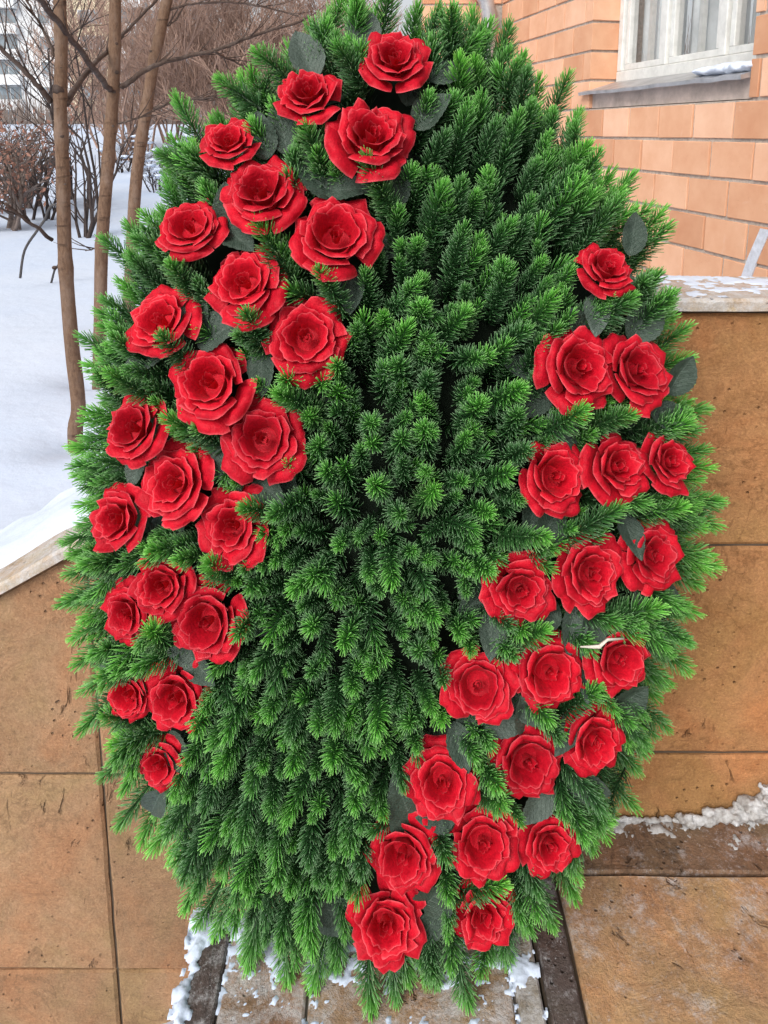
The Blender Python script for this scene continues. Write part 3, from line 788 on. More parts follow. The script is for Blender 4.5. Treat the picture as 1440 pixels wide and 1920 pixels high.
# ================================================================== SNOW AND ICE BY THE WALLS
# blanket on the back of the raked coping
def blanket(name, label, x0, x1, y_front, y_back, zfn, seed, thick=0.02):
    mb = MB(); nx, ny = 90, 14
    top = []
    for i in range(nx + 1):
        x = x0 + (x1 - x0) * i / nx
        yf = y_front + 0.030 * noise.noise(Vector((x * 9, seed, 0))) + 0.014 * noise.noise(Vector((x * 40, seed, 3)))
        row = []
        for j in range(ny + 1):
            v = j / ny; y = yf + (y_back - yf) * v
            h = thick * (1 - (1 - min(1, v * 3.5)) ** 2) * (1 + 0.6 * noise.noise(Vector((x * 14, y * 14, seed)))) - 0.002
            row.append(mb.vert((x, y, zfn(x) + h)))
        top.append(row)
    for i in range(nx):
        for j in range(ny): mb.f.append((top[i][j], top[i + 1][j], top[i + 1][j + 1], top[i][j + 1]))
    return tag(mb.build(name, M['snow'], smooth=True), label, 'snow')
blanket('snow_cover', 'snow lying along the back of the sloping coping', -2.15, X_KINK - 0.1, WALL_Y + 0.085, WALL_Y + 0.36, lambda x: rake_z(x) + 0.025, 7, 0.022)
# ice heaps at the foot of the right wall
rr = random.Random(21)
def heap(label, pts, size, seed, group='ice heaps along the wall foot'):
    balls = []
    r2 = random.Random(seed)
    for (x, y, z) in pts:
        for k in range(11):
            s = size * r2.uniform(0.2, 0.75)
            balls.append((Vector((x + r2.gauss(0, size * .8), y - abs(r2.gauss(0, size * .4)), max(0.0, z + r2.gauss(0, size * .3)))), s, (1.1, 0.7, 0.65)))
    return tag(link('ice_heap', lump_mesh(balls, seed, 2, 0.8), M['ice']), label, 'ice', group)
heap('lumpy grey ice frozen along the wall foot', [(0.66 + 0.022 * i, 1.405, 0.012 + 0.002 * i) for i in range(9)], 0.020, 1)
heap('dirty ice climbing the wall beside the lumpy row', [(0.80 + 0.02 * i, 1.412, 0.02 + 0.022 * i) for i in range(8)], 0.026, 2)
heap('thin crust of ice in the wall corner behind the wreath edge', [(0.50 + 0.02 * i, 1.41, 0.004) for i in range(8)], 0.010, 3)
# snow patches: sheets whose thickness follows a ragged mask
def snow_patch(name, label, x0, x1, y0, y1, zb, cover, res=0.004, thick=0.012, seed=0, mat='snow', kind=None):
    mb = MB(); nx, ny = int((x1 - x0) / res), int((y1 - y0) / res); H = {}
    def h(i, j):
        x, y = x0 + i * res, y0 + j * res
        n_ = 0.55 * noise.noise(Vector((x * 22, y * 22, seed))) + 0.33 * noise.noise(Vector((x * 60, y * 60, seed + 5))) + 0.22 * noise.noise(Vector((x * 150, y * 150, seed + 9)))
        return cover(x, y) + n_
    val = [[h(i, j) for i in range(nx + 1)] for j in range(ny + 1)]
    def vid(i, j):
        if (i, j) not in H:
            k = val[j][i]; H[(i, j)] = mb.vert((x0 + i * res + random.uniform(-.3, .3) * res, y0 + j * res + random.uniform(-.3, .3) * res, zb + (min(1.0, max(-0.12, k)) ** 0.6 * thick if k > 0 else -0.003)))
        return H[(i, j)]
    for j in range(ny):
        for i in range(nx):
            if max(val[j][i], val[j + 1][i], val[j][i + 1], val[j + 1][i + 1]) > 0:
                mb.f.append((vid(i, j), vid(i + 1, j), vid(i + 1, j + 1), vid(i, j + 1)))
    return tag(mb.build(name, M[mat], smooth=True), label, 'snow', kind=kind)
snow_patch('snow_crust', 'white snow crust along the edge of the stone step', -0.372, -0.18, 0.85, 1.215, 0.003,
           lambda x, y: max(0.42 - abs(x + 0.350) * 30, 0.5 - abs(y - 1.19) * 14) - 0.05, thick=0.016, seed=3)
snow_patch('trodden_snow', 'trodden snow scattered on the step under the wreath', -0.29, 0.23, 0.85, 1.19, 0.001,
           lambda x, y: 0.22 - (1.19 - y) * 3.2, thick=0.005, seed=11)
snow_patch('edge_snow', 'crusted snow strip on the pale trim of the step', 0.225, 0.285, 0.85, 1.19, 0.0045,
           lambda x, y: 0.12 - (1.19 - y) * 0.6 - abs(x - 0.245) * 5, res=0.003, thick=0.008, seed=17)
snow_patch('coping_frost', 'thin frost crust on the level coping', 0.25, 1.5, WALL_Y - 0.012, WALL_Y + 0.20, 1.1825,
           lambda x, y: -0.16 + (y - WALL_Y) * 1.6, res=0.006, thick=0.005, seed=23)
snow_patch('floor_ice', 'patchy frozen slush on the dark border tiles', 0.36, 1.2, 1.31, 1.412, 0.001,
           lambda x, y: 0.02 - (1.412 - y) * 7 + (x - 0.6) * 0.35, thick=0.008, seed=29, mat='ice')
balls = [(Vector((rr.uniform(-0.52, -0.36), 1.40 - abs(rr.gauss(0, .03)), -0.60)), rr.uniform(0.03, 0.06), (1.5, 1, .8)) for k in range(40)]
sdr = tag(link('snow_drift', lump_mesh(balls, 8, 2, 0.35), M['snow']), 'small snow drift in the gap between the step and the raked wall', 'snow')
def melt(o, vox, amp, scale):
    """fuse lumps into one crust and roughen it"""
    m = o.modifiers.new('fuse', 'REMESH'); m.mode = 'VOXEL'; m.voxel_size = vox; m.use_smooth_shade = True
    tx = bpy.data.textures.new('crust', 'CLOUDS'); tx.noise_scale = scale; tx.noise_depth = 4
    d = o.modifiers.new('rough', 'DISPLACE'); d.texture = tx; d.strength = amp; d.mid_level = 0.5; d.texture_coords = 'LOCAL'
for o in list(C.objects):
    if o.name.startswith('ice_heap'): melt(o, 0.0035, 0.012, 0.012)
    if o.name.startswith('snow_lump') or o.name.startswith('snow_drift'): melt(o, 0.006, 0.010, 0.03)

# ================================================================== WREATH
LEAN = R(4.0)
W_ORG = Vector((0.0, 1.175, 0.0))                  # foot of the back plane
n_w = Vector((0, -math.cos(LEAN), math.sin(LEAN)))  # plane normal, towards the viewer
up_w = Vector((0, math.sin(LEAN), math.cos(LEAN)))
def on_plane(px, py):
    d = ray(px, py); t = (W_ORG - CAM).dot(n_w) / d.dot(n_w); p = CAM + d * t
    v = p - W_ORG; return (v.x, v.dot(up_w))
OUT = [(690, -45), (620, -20), (545, 30), (480, 100), (415, 150), (330, 240), (240, 385), (200, 520), (170, 640), (140, 820), (118, 950), (128, 1070), (122, 1200), (150, 1290), (178, 1410), (225, 1500),
       (265, 1580), (330, 1680), (400, 1765), (480, 1815), (620, 1855), (760, 1888), (880, 1875), (965, 1840), (1040, 1740), (1125, 1610), (1200, 1510), (1250, 1410), (1288, 1290),
       (1305, 1180), (1330, 1090), (1345, 960), (1322, 850), (1310, 740), (1290, 600), (1260, 460), (1200, 380), (1130, 235), (1060, 135), (965, 30), (860, -25), (770, -45)]
outl = [on_plane(*p) for p in OUT]
CX, CZ = on_plane(725, 930)
ang = [(math.atan2(z - CZ, x - CX), math.hypot(x - CX, z - CZ)) for x, z in outl]; ang.sort()
def R_out(th):
    th = (th + math.pi) % (2 * math.pi) - math.pi
    for i in range(len(ang)):
        a0, r0 = ang[i - 1]; a1, r1 = ang[i]
        if i == 0: a0 -= 2 * math.pi
        if a0 <= th <= a1: return r0 + (r1 - r0) * (th - a0) / max(1e-6, a1 - a0)
    a0, r0 = ang[-1]; a1, r1 = ang[0]; a1 += 2 * math.pi
    return r0 + (r1 - r0) * (th - a0) / max(1e-6, a1 - a0)
BUL = 0.215
def surf(x, z, frac):
    """point over plane coordinate (x, z) at a share of the bulge; r is 0 in the middle and 1 on the outline"""
    th = math.atan2(z - CZ, x - CX); r = math.hypot(x - CX, z - CZ) / R_out(th)
    d = BUL * frac * math.sqrt(max(0.0, 1 - min(1, r) ** 2.2))
    return W_ORG + Vector((x, 0, 0)) + up_w * z + n_w * d, th, r
def field(th, r, k=1.0):
    """direction a shoot grows: out of the middle towards the viewer, flat and radial at the rim"""
    phi = R(8 + 70 * min(1.1, r) ** 0.95) * k * (1.0 if math.sin(th) > 0 else 1.0 - 0.42 * abs(math.sin(th)) * (1 - 0.5 * min(1, r)))
    rr_ = min(1.0, r) * R_out(th)
    p = W_ORG + Vector((CX + math.cos(th) * rr_, 0, 0)) + up_w * (CZ + math.sin(th) * rr_)
    lo_ = 0.38 + 0.3 * max(0.0, -math.sin(th)) * min(1, r * 1.5)
    fwd = (Vector((0, -0.93, 0.36)).normalized() * (1 - lo_) + (CAM - p).normalized() * lo_).normalized()
    er = (Vector((1, 0, 0)) * math.cos(th) + up_w * math.sin(th))
    return (fwd * math.cos(phi) + er * math.sin(phi)).normalized()
def hit(px, py, frac):
    """where the sight line through a photo pixel meets the wreath's rounded front"""
    d = ray(px, py).normalized(); t = 0.5
    for i in range(900):
        p = CAM + d * t; v = p - W_ORG; x, z = v.x, v.dot(up_w); q, th, r = surf(x, z, frac)
        if (p - q).dot(n_w) <= 0: return p, th, r
        t += 0.002
    x, z = on_plane(px, py); return surf(x, z, frac)

wreath = tag(empty('wreath', W_ORG), 'tall oval artificial spruce wreath with two sweeps of red roses', 'wreath')
# backing: dark rounded pad
pad = MB(); NR, NA = 14, 64
cidx = pad.vert(surf(CX, CZ, 0.50)[0] - W_ORG); rings = []
for i in range(1, NR + 1):
    ring = []
    for k in range(NA):
        th = -math.pi + 2 * math.pi * k / NA; rr_ = R_out(th) * 0.83 * i / NR
        x, z = CX + math.cos(th) * rr_, CZ + math.sin(th) * rr_; f = math.sqrt(max(0, 1 - (i / NR) ** 2))
        ring.append(pad.vert(W_ORG + Vector((x, 0, 0)) + up_w * z + n_w * (BUL * 0.50 * f) - W_ORG))
    rings.append(ring)
for k in range(NA): pad.f.append((cidx, rings[0][(k + 1) % NA], rings[0][k]))
for i in range(NR - 1):
    for k in range(NA): pad.f.append((rings[i][k], rings[i][(k + 1) % NA], rings[i + 1][(k + 1) % NA], rings[i + 1][k]))
bk = [pad.vert(Vector(pad.v[j]) - n_w * 0.03) for j in rings[-1]]
for k in range(NA): pad.f.append((rings[-1][k], rings[-1][(k + 1) % NA], bk[(k + 1) % NA], bk[k]))
pad.f.append(tuple(bk))
po = pad.build('backing', M['backing'], wreath, smooth=True); fix_normals(po.data)
# stand behind: two legs on the block and a strut to the wall side
for sx in (-1, 1):
    mb = MB(); mb.tube([Vector((0.17 * sx, 1.172, -0.012 + 0.012)) - W_ORG, Vector((0.11 * sx, 1.172, 0.0)) + up_w * 1.2 + Vector((0, 0.035, 0)) - W_ORG], 0.011, 6)
    mb.build('stand_leg', M['stand'], wreath)

# ---- spruce twigs
def twig_mesh(seed, L=0.125, N=205, wid=1.0):
    rr = random.Random(seed); mb = MB(); bend = Vector((rr.uniform(-.12, .12), rr.uniform(-.12, .12), 0)); full = rr.uniform(0.86, 1.12); wid = wid * full
    def axis(t): return Vector((bend.x * L * t * t, bend.y * L * t * t, L * t))
    mb.tube([axis(t) for t in (0, .35, .7, 1.0)], [0.0026, 0.0023, 0.0018, 0.0010], 5, 30.05, 30.3)
    tint = rr.uniform(-0.16, 0.08)
    for k in range(N):
        t = 0.03 + 0.97 * (k + rr.random()) / N; a = k * 2.39996 + rr.uniform(-.35, .35)
        open_ = R(62 - 30 * t ** 2.2) + rr.gauss(0, .11)
        if t > 0.95: open_ *= rr.uniform(0.15, 0.9)
        ln = wid * (0.029 if t < .75 else 0.029 - 0.011 * (t - .75) / .25) * rr.uniform(0.8, 1.12)
        p = axis(t); rad = Vector((math.cos(a), math.sin(a), 0)); d = (rad * math.sin(open_) + Vector((0, 0, 1)) * math.cos(open_))
        q = p + d * ln + Vector((0, 0, ln * 0.16)); mdl = p + d * ln * 0.55
        sd_ = d.cross(Vector((rr.gauss(0, 1), rr.gauss(0, 1), rr.gauss(0, 1)))).normalized(); s2 = d.cross(sd_)
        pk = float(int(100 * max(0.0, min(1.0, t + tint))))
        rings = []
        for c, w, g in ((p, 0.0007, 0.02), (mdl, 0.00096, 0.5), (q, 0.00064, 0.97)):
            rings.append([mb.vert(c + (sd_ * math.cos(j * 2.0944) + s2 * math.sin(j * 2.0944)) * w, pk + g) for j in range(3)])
        for i in range(2):
            for j in range(3): mb.f.append((rings[i][j], rings[i][(j + 1) % 3], rings[i + 1][(j + 1) % 3], rings[i + 1][j]))
        mb.f.append(tuple(rings[2]))
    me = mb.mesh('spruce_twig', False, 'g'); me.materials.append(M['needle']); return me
NTW = 14
TW = [twig_mesh(1000 + i, 0.125 + 0.014 * (i % 3 - 1)) for i in range(NTW)]
TW += [twig_mesh(1100 + i, 0.125, 120, 1.05) for i in range(6)]            # sparser shoots for the hidden second layer

# ---- roses: pixel centre, width, height in the photograph, yaw/pitch nudge of the face
ROSES = [(740, 112, 138, 105), (580, 178, 122, 120), (697, 258, 165, 158), (430, 265, 108, 108), (490, 360, 142, 160), (630, 441, 166, 160), (356, 425, 114, 130), (458, 527, 164, 148),
         (575, 632, 160, 155), (300, 600, 108, 145), (395, 717, 148, 168), (492, 822, 146, 165), (250, 802, 104, 132), (326, 906, 146, 156), (222, 973, 98, 126), (437, 985, 148, 152), (306, 1097, 122, 108),
         (236, 1150, 88, 118), (388, 1166, 128, 156), (240, 1302, 88, 102), (329, 1308, 112, 140), (300, 1432, 68, 100),
         (1138, 503, 108, 112), (1085, 690, 132, 160), (1197, 695, 110, 146), (1040, 894, 148, 138), (1156, 876, 134, 138), (1253, 866, 80, 112), (975, 1104, 128, 138), (1108, 1074, 148, 146), (1225, 1041, 114, 138),
         (897, 1286, 148, 148), (1030, 1259, 132, 142), (1162, 1234, 118, 132), (990, 1428, 128, 150), (1113, 1386, 114, 136), (830, 1466, 144, 132), (755, 1601, 144, 132), (905, 1581, 148, 132), (1030, 1581, 118, 118),
         (723, 1731, 146, 118), (907, 1711, 126, 98)]
def petal(mb, phi0, rb_, L, W_, a0, a1, z0, rr, nu=9, nv=10, ruff=0.04, point=0.06, curl=0.0, roll=0.0):
    """one petal of a rose of radius about 1 that faces +Z"""
    idx = []; ph1, ph2 = rr.uniform(0, 6.28), rr.uniform(0, 6.28); sk = rr.uniform(-.12, .12)
    for j in range(nv + 1):
        row = []
        for i in range(nu + 1):
            u = -1 + 2 * i / nu
            ve = (j / nv) * (1 - 0.30 * abs(u) ** 2.6 + point * (1 - abs(u)) ** 2 + sk * u)
            # integrate the profile
            n = 10; rho, z = rb_, z0; s = 0
            for k in range(n):
                al = a0 + (a1 - a0) * ((k + .5) / n * ve) ** 1.7 + curl * abs(u) ** 3 * ve + roll * max(0.0, ((k + .5) / n * ve - 0.76) / 0.24)
                rho += math.sin(al) * L * ve / n; z += math.cos(al) * L * ve / n
            v = j / nv
            wv = W_ * (0.62 + 0.38 * math.sin(min(1, v * 1.25) * math.pi / 2))
            wv *= (rb_ + 0.22) / (max(rho, 0.05) + 0.22) * 0.35 + 0.65
            ruffle = ruff * v ** 2.5 * (0.8 * math.sin(u * 4.2 + ph1) + 0.55 * math.sin(u * 9.5 + ph2) + 0.3 * math.sin(u * 17 + ph1))
            rho2 = rho + ruffle * 0.8 + 0.02 * abs(u) * v; z2 = z + ruffle
            ph = phi0 + u * wv
            e = 1.0 if j == nv else 0.0
            if (i == 0 or i == nu) and v > 0.45: e = max(e, 0.55)
            row.append(mb.vert((rho2 * math.cos(ph), rho2 * math.sin(ph), z2), e))
        idx.append(row)
    for j in range(nv):
        for i in range(nu): mb.f.append((idx[j][i], idx[j][i + 1], idx[j + 1][i + 1], idx[j + 1][i]))
def rose_variant(seed):
    rr = random.Random(seed); h = MB()
    o = rr.uniform(0.72, 1.15)                           # how far it has opened
    # tight middle
    a = rr.uniform(0, 6.28)
    hw = (0.02, 0.11, 0.07, 0.14, 0.04)[seed % 5]; hl = 0.44 - hw * 0.8
    petal(h, a, 0.03, hl, 2.6, R(4), R(8), 0.0, rr, nu=14, ruff=0.02)
    for k in range(3): petal(h, a + 1 + k * 2.1 + rr.uniform(-.2, .2), 0.09, hl + 0.02 + rr.uniform(-.03, .03), 1.25, R(8), R(14 * o), 0.0, rr, nu=11, ruff=0.03)
    a += 0.7
    for k in range(4): petal(h, a + k * 1.571 + rr.uniform(-.2, .2), 0.19 + hw, 0.56 + rr.uniform(-.04, .03), 1.05, R(16), R(28 * o), -0.02, rr, nu=10, ruff=0.045, roll=R(40))
    a += 0.5
    for k in range(5): petal(h, a + k * 1.257 + rr.uniform(-.2, .2), 0.27 + hw * 0.9, 0.60 + rr.uniform(-.06, .05), 0.86, R(14), R(52 * o), -0.06, rr, nu=10, ruff=0.05, curl=R(25), roll=R(65))
    c0 = h.vert((0, 0, -0.22)); cr_ = [h.vert((0.42 * math.cos(k * 0.785), 0.42 * math.sin(k * 0.785), -0.05)) for k in range(8)]
    for k in range(8): h.f.append((c0, cr_[k], cr_[(k + 1) % 8]))
    hm = h.mesh('rose', True, 'e'); hm.materials.append(M['rose'])
    pets = []; a = rr.uniform(0, 6.28)
    for k in range(3):
        m = MB(); petal(m, a + k * 2.094 + rr.uniform(-.22, .22), 0.33 + hw * 0.9, 0.66 + rr.uniform(-.06, .05), 1.10, R(21), R(78 * o), -0.10, rr, nu=12, ruff=0.075, curl=R(30), point=0.12, roll=R(60)); pets.append(m)
    for k in range(4):
        m = MB(); petal(m, a + 0.8 + k * 1.571 + rr.uniform(-.25, .25), 0.36 + hw * 0.9, 0.74 + rr.uniform(-.08, .07), 0.95, R(38), R(102 * o), -0.19, rr, nu=12, ruff=0.085, curl=R(38), point=0.16, roll=R(45)); pets.append(m)
    far_ = sorted(math.hypot(v[0], v[1]) for m in pets for v in m.v); k_ = 1.0 / far_[int(len(far_) * 0.93)]
    for v in hm.vertices: v.co *= k_
    for m in pets: m.v = [(x * k_, y * k_, z * k_) for x, y, z in m.v]
    out = []
    for m in pets:
        me = m.mesh('petal', True, 'e'); me.materials.append(M['rose']); out.append(me)
    return hm, out
RV = [rose_variant(400 + i) for i in range(11)]
def frame_from(d, roll):
    q = d.to_track_quat('Z', 'Y'); return (q @ Quaternion((0, 0, 1), roll))
rrng = random.Random(77); rose_info = []
for i, (px, py, w, h) in enumerate(ROSES):
    p, th, r = hit(px, py, 0.86)
    depth = (p - CAM).dot(_fw); rad = max(w, h) / 2 / F_PX * (depth - 0.03)
    d = field(th, r, 0.72)
    to_cam = (CAM - p).normalized(); p = p + to_cam * (0.030 + 0.035 * min(1, r) ** 3); d = (d * 0.8 + to_cam * 0.35 + Vector((rrng.gauss(0, .07), 0, rrng.gauss(0, .07)))).normalized()
    hm, pets = RV[(i * 5 + i // 11) % 11]
    o = link('rose', hm, None, wreath); o.location = p - d * rad * 0.25 - W_ORG
    o.rotation_mode = 'QUATERNION'; o.rotation_quaternion = frame_from(d, rrng.uniform(0, 6.28))
    s = rad * 0.96; o.scale = (s * rrng.uniform(0.95, 1.05), s * rrng.uniform(0.95, 1.05), s * rrng.uniform(1.0, 1.3))
    for me in pets: link('petal', me, None, o)
    rose_info.append((px, py, w / 2, h / 2, p, d, rad))

def over_rose(px, py, k=1.0):
    for (x, y, a, b, *_r) in rose_info:
        if ((px - x) / (a * k)) ** 2 + ((py - y) / (b * k)) ** 2 < 1: return True
    return False
LEAF = [((592, 150), (555, 62)), ((690, 110), (672, 5)), ((762, 200), (788, 115)), ((800, 150), (885, 122)), ((775, 240), (812, 205)), ((540, 290), (518, 185)), ((500, 300), (488, 235)), ((628, 372), (552, 285)), ((610, 360), (680, 345)),
        ((735, 395), (752, 320)), ((415, 420), (468, 462)), ((430, 430), (425, 370)), ((575, 500), (585, 575)), ((660, 500), (655, 590)), ((360, 540), (372, 620)), ((490, 650), (488, 735)), ((370, 640), (450, 600)), ((310, 655), (238, 690)),
        ((300, 690), (345, 705)), ((480, 895), (510, 925)), ((425, 830), (440, 905)), ((390, 830), (430, 900)), ((470, 900), (450, 950)), ((400, 1230), (310, 1220)), ((270, 1215), (320, 1262)), ((320, 1370), (342, 1425)), ((305, 1480), (270, 1545)),
        ((1180, 480), (1192, 428)), ((1180, 640), (1240, 560)), ((1100, 640), (1070, 590)), ((1250, 740), (1275, 700)), ((1190, 760), (1195, 842)), ((1080, 835), (1050, 790)), ((1000, 1035), (1060, 950)), ((1150, 1000), (1165, 915)), ((1165, 960), (1182, 1002)),
        ((1040, 1120), (1010, 1165)), ((1075, 1135), (1070, 1205)), ((1120, 1140), (1110, 1190)), ((1190, 1100), (1230, 1170)), ((1200, 1100), (1262, 1120)), ((925, 1140), (920, 1215)), ((1000, 1360), (970, 1300)), ((850, 1352), (868, 1415)), ((900, 1340), (960, 1362)),
        ((1080, 1330), (1065, 1375)), ((1150, 1330), (1185, 1310)), ((1040, 1470), (975, 1545)), ((1060, 1460), (1120, 1478)), ((745, 1500), (742, 1565)), ((780, 1560), (745, 1480)), ((860, 1530), (800, 1540)), ((660, 1690), (580, 1745)), ((830, 1700), (790, 1760)),
        ((790, 1700), (850, 1650)), ((860, 1740), (815, 1810)), ((960, 1650), (1000, 1690)), ((650, 1710), (600, 1710)), ((960, 1300), (1010, 1335)), ((1100, 1220), (1100, 1270)), ((1215, 770), (1265, 790)), ((350, 1220), (380, 1260))]
leaf_px = [(f[0] * 0.45 + t[0] * 0.55, f[1] * 0.45 + t[1] * 0.55) for f, t in LEAF]
# ---- twigs set by eye between and over the roses: tip and foot, photo pixels
ACC = [((645, 92), (683, 170)), ((560, 228), (612, 330)), ((676, 303), (742, 405)), ((482, 425), (552, 530)), ((618, 520), (645, 590)), ((466, 592), (500, 668)), ((328, 490), (372, 562)), ((312, 640), (372, 700)),
       ((228, 722), (305, 752)), ((305, 768), (425, 842)), ((520, 728), (602, 775)), ((446, 940), (545, 965)), ((268, 1030), (375, 1022)), ((380, 1052), (455, 1090)), ((283, 1172), (320, 1215)), ((205, 1262), (285, 1235)),
       ((1198, 552), (1105, 612)), ((1178, 765), (1085, 812)), ((1280, 780), (1205, 822)), ((1095, 778), (1005, 818)), ((1148, 958), (1035, 1022)), ((1285, 938), (1190, 972)), ((1015, 1022), (925, 998)), ((1228, 1128), (1120, 1168)),
       ((1030, 1180), (935, 1202)), ((1138, 1288), (1045, 1335)), ((960, 1425), (888, 1388)), ((938, 1508), (895, 1478)), ((868, 1562), (825, 1535)), ((706, 1712), (645, 1630)), ((950, 1668), (838, 1668)), ((1148, 1545), (1008, 1502)),
       ((505, 110), (560, 170)), ((425, 165), (490, 205)), ((330, 300), (405, 330)), ((205, 1340), (285, 1350)), ((230, 1390), (320, 1370))]
placed = []                                             # (foot, direction, scale, mesh index, roll, weight)
rt = random.Random(31)
for tip, foot in ACC:
    if over_rose(tip[0], tip[1], 0.58): continue
    a, th, r = hit(foot[0], foot[1], 0.66); b, th2, r2 = hit(tip[0], tip[1], 0.99)
    a = a + (CAM - a).normalized() * 0.042; b = b + (CAM - b).normalized() * 0.046
    d = b - a; L = d.length
    placed.append((a, d.normalized(), max(0.7, min(1.25, L / 0.125)), rt.randrange(NTW), rt.uniform(0, 6.28), 10))
# ---- rim: radial twigs in three layers
for layer, (rr0, rr1, cnt, back) in enumerate(((0.80, 0.965, 124, 0.0), (0.72, 0.92, 120, 0.022), (0.62, 0.86, 104, 0.05))):
    for k in range(cnt):
        th = -math.pi + 2 * math.pi * (k + 0.5 * (layer % 2) + rt.uniform(-.3, .3)) / cnt
        Ro = R_out(th); e = rt.uniform(-.045, .05) if layer == 0 else rt.uniform(-.04, .03)
        x_, z_ = CX + math.cos(th) * Ro, CZ + math.sin(th) * Ro
        ep = project(W_ORG + Vector((x_, 0, 0)) + up_w * z_)                 # outline point seen in the photograph
        k_ = rr1 + e; tx, ty = 725 + (ep[0] - 725) * k_, 930 + (ep[1] - 930) * k_
        d = (Vector((1, 0, 0)) * math.cos(th + rt.gauss(0, .13)) + up_w * math.sin(th + rt.gauss(0, .13)) + n_w * rt.uniform(0.02, 0.22 + 0.16 * layer)).normalized()
        sc = rt.uniform(0.90, 1.15)
        rd_ = ray(tx, ty); po_ = W_ORG + n_w * (back + 0.01 + rt.uniform(0, .02))
        tip = CAM + rd_ * ((po_ - CAM).dot(n_w) / rd_.dot(n_w))
        if tip.z < 0.012: tip = CAM + rd_ * ((0.012 + 0.03 * layer - CAM.z) / rd_.z)      # lowest twigs rest forward on the step
        foot = tip - d * 0.125 * sc
        if layer > 0 and any(over_rose(*project(foot + d * 0.125 * sc * t)[:2], 0.92) for t in (0.5, 0.75, 1.0)):
            if layer == 2: continue
            foot = foot - n_w * 0.03                      # tucked in behind the rose
            if foot.z < 0.03: continue
        placed.append((foot, d, sc, rt.randrange(NTW), rt.uniform(0, 6.28), 6 - layer))
# ---- the front: dart-thrown feet
pts = []
ang_px = sorted((math.atan2(y - 930, x - 725), math.hypot(x - 725, y - 930)) for x, y in OUT)
_pa = np.array([a for a, r in ang_px]); _pr = np.array([r for a, r in ang_px])
def pix_r(px, py):
    return math.hypot(px - 725, py - 930) / float(np.interp(math.atan2(py - 930, px - 725), _pa, _pr, period=2 * math.pi))
def darts(n, gap, frac, wgt, rmax, sc_rng, jit):
    mine = []
    for k in range(n):
        th = rt.uniform(-math.pi, math.pi); r = math.sqrt(rt.random()) * rmax
        x, z = CX + math.cos(th) * r * R_out(th), CZ + math.sin(th) * r * R_out(th)
        g = gap * (1.0 + 0.15 * r)
        if any((x - a) ** 2 + (z - b) ** 2 < g * g for a, b in mine): continue
        foot, th_, r_ = surf(x, z, frac)
        d = (field(th, r) + Vector((rt.gauss(0, jit), rt.gauss(0, jit * .4), rt.gauss(0, jit)))).normalized()
        sc = rt.uniform(*sc_rng); tip = foot + d * 0.125 * sc
        q = project(tip); bad = pix_r(q[0], q[1]) > 0.955 or tip.z < 0.01 or any(((q[0] - lx) ** 2 + (q[1] - ly) ** 2) < 30 ** 2 for lx, ly in leaf_px)
        for t in (0.35, 0.55, 0.8, 1.0):
            q = project(foot + d * 0.125 * sc * t)
            if over_rose(q[0], q[1], 0.97 if t > 0.5 else 0.85): bad = True
        if bad:
            continue
        mine.append((x, z)); placed.append((foot, d, sc, rt.randrange(NTW) if wgt > 1 else NTW + rt.randrange(6), rt.uniform(0, 6.28), wgt))
darts(22000, 0.0315, 0.60, 4, 0.87, (0.62, 1.0), 0.17)
darts(9000, 0.036, 0.50, 1, 0.86, (0.72, 1.0), 0.34)
order = sorted(range(len(placed)), key=lambda i: -placed[i][5] - 0.001 * (i % 7))
cap = 300
def tw_matrix(foot, d, sc, roll, wsc=1.0):
    return Matrix.LocRotScale(foot, frame_from(d, roll), Vector((sc * wsc, sc * wsc, sc)))
rest = []
for n_, i in enumerate(order):
    foot, d, sc, mi, roll, wgt = placed[i]
    if n_ < cap:
        o = link('spruce_twig', TW[mi], None, wreath); o.location = foot - W_ORG
        o.rotation_mode = 'QUATERNION'; o.rotation_quaternion = frame_from(d, roll); o.scale = (1.0, 1.0, sc)
    else: rest.append(i)
tw_np = []
for me in TW:
    co = np.empty(len(me.vertices) * 3, np.float32); me.vertices.foreach_get('co', co)
    g = np.empty(len(me.vertices), np.float32); me.attributes['g'].data.foreach_get('value', g)
    lt = np.empty(len(me.polygons), np.int32); me.polygons.foreach_get('loop_total', lt)
    li = np.empty(len(me.loops), np.int32); me.loops.foreach_get('vertex_index', li)
    tw_np.append((co.reshape(-1, 3), g, lt, li))
VV, GG, LT, LI, base = [], [], [], [], 0
for i in rest:
    foot, d, sc, mi, roll, wgt = placed[i]; co, g, lt, li = tw_np[mi]
    m = np.array(tw_matrix(foot - W_ORG, d, sc, roll), np.float32)
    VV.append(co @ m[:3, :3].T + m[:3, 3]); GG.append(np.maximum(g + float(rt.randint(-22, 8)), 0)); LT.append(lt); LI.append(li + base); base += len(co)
if rest:
    V = np.concatenate(VV); G = np.concatenate(GG); T = np.concatenate(LT); I = np.concatenate(LI)
    me = bpy.data.meshes.new('spruce_filling'); me.vertices.add(len(V)); me.vertices.foreach_set('co', V.astype(np.float32).ravel())
    me.loops.add(len(I)); me.loops.foreach_set('vertex_index', I.astype(np.int32)); me.polygons.add(len(T))
    me.polygons.foreach_set('loop_start', np.concatenate(([0], np.cumsum(T)[:-1])).astype(np.int32)); me.polygons.foreach_set('loop_total', T.astype(np.int32))
    a = me.attributes.new('g', 'FLOAT', 'POINT'); a.data.foreach_set('value', G.astype(np.float32)); me.update(calc_edges=True); me.validate()
    tag(link('spruce_filling', me, M['needle'], wreath), kind='stuff')
print('twigs', len(placed), 'separate', min(cap, len(placed)), 'joined', len(rest))

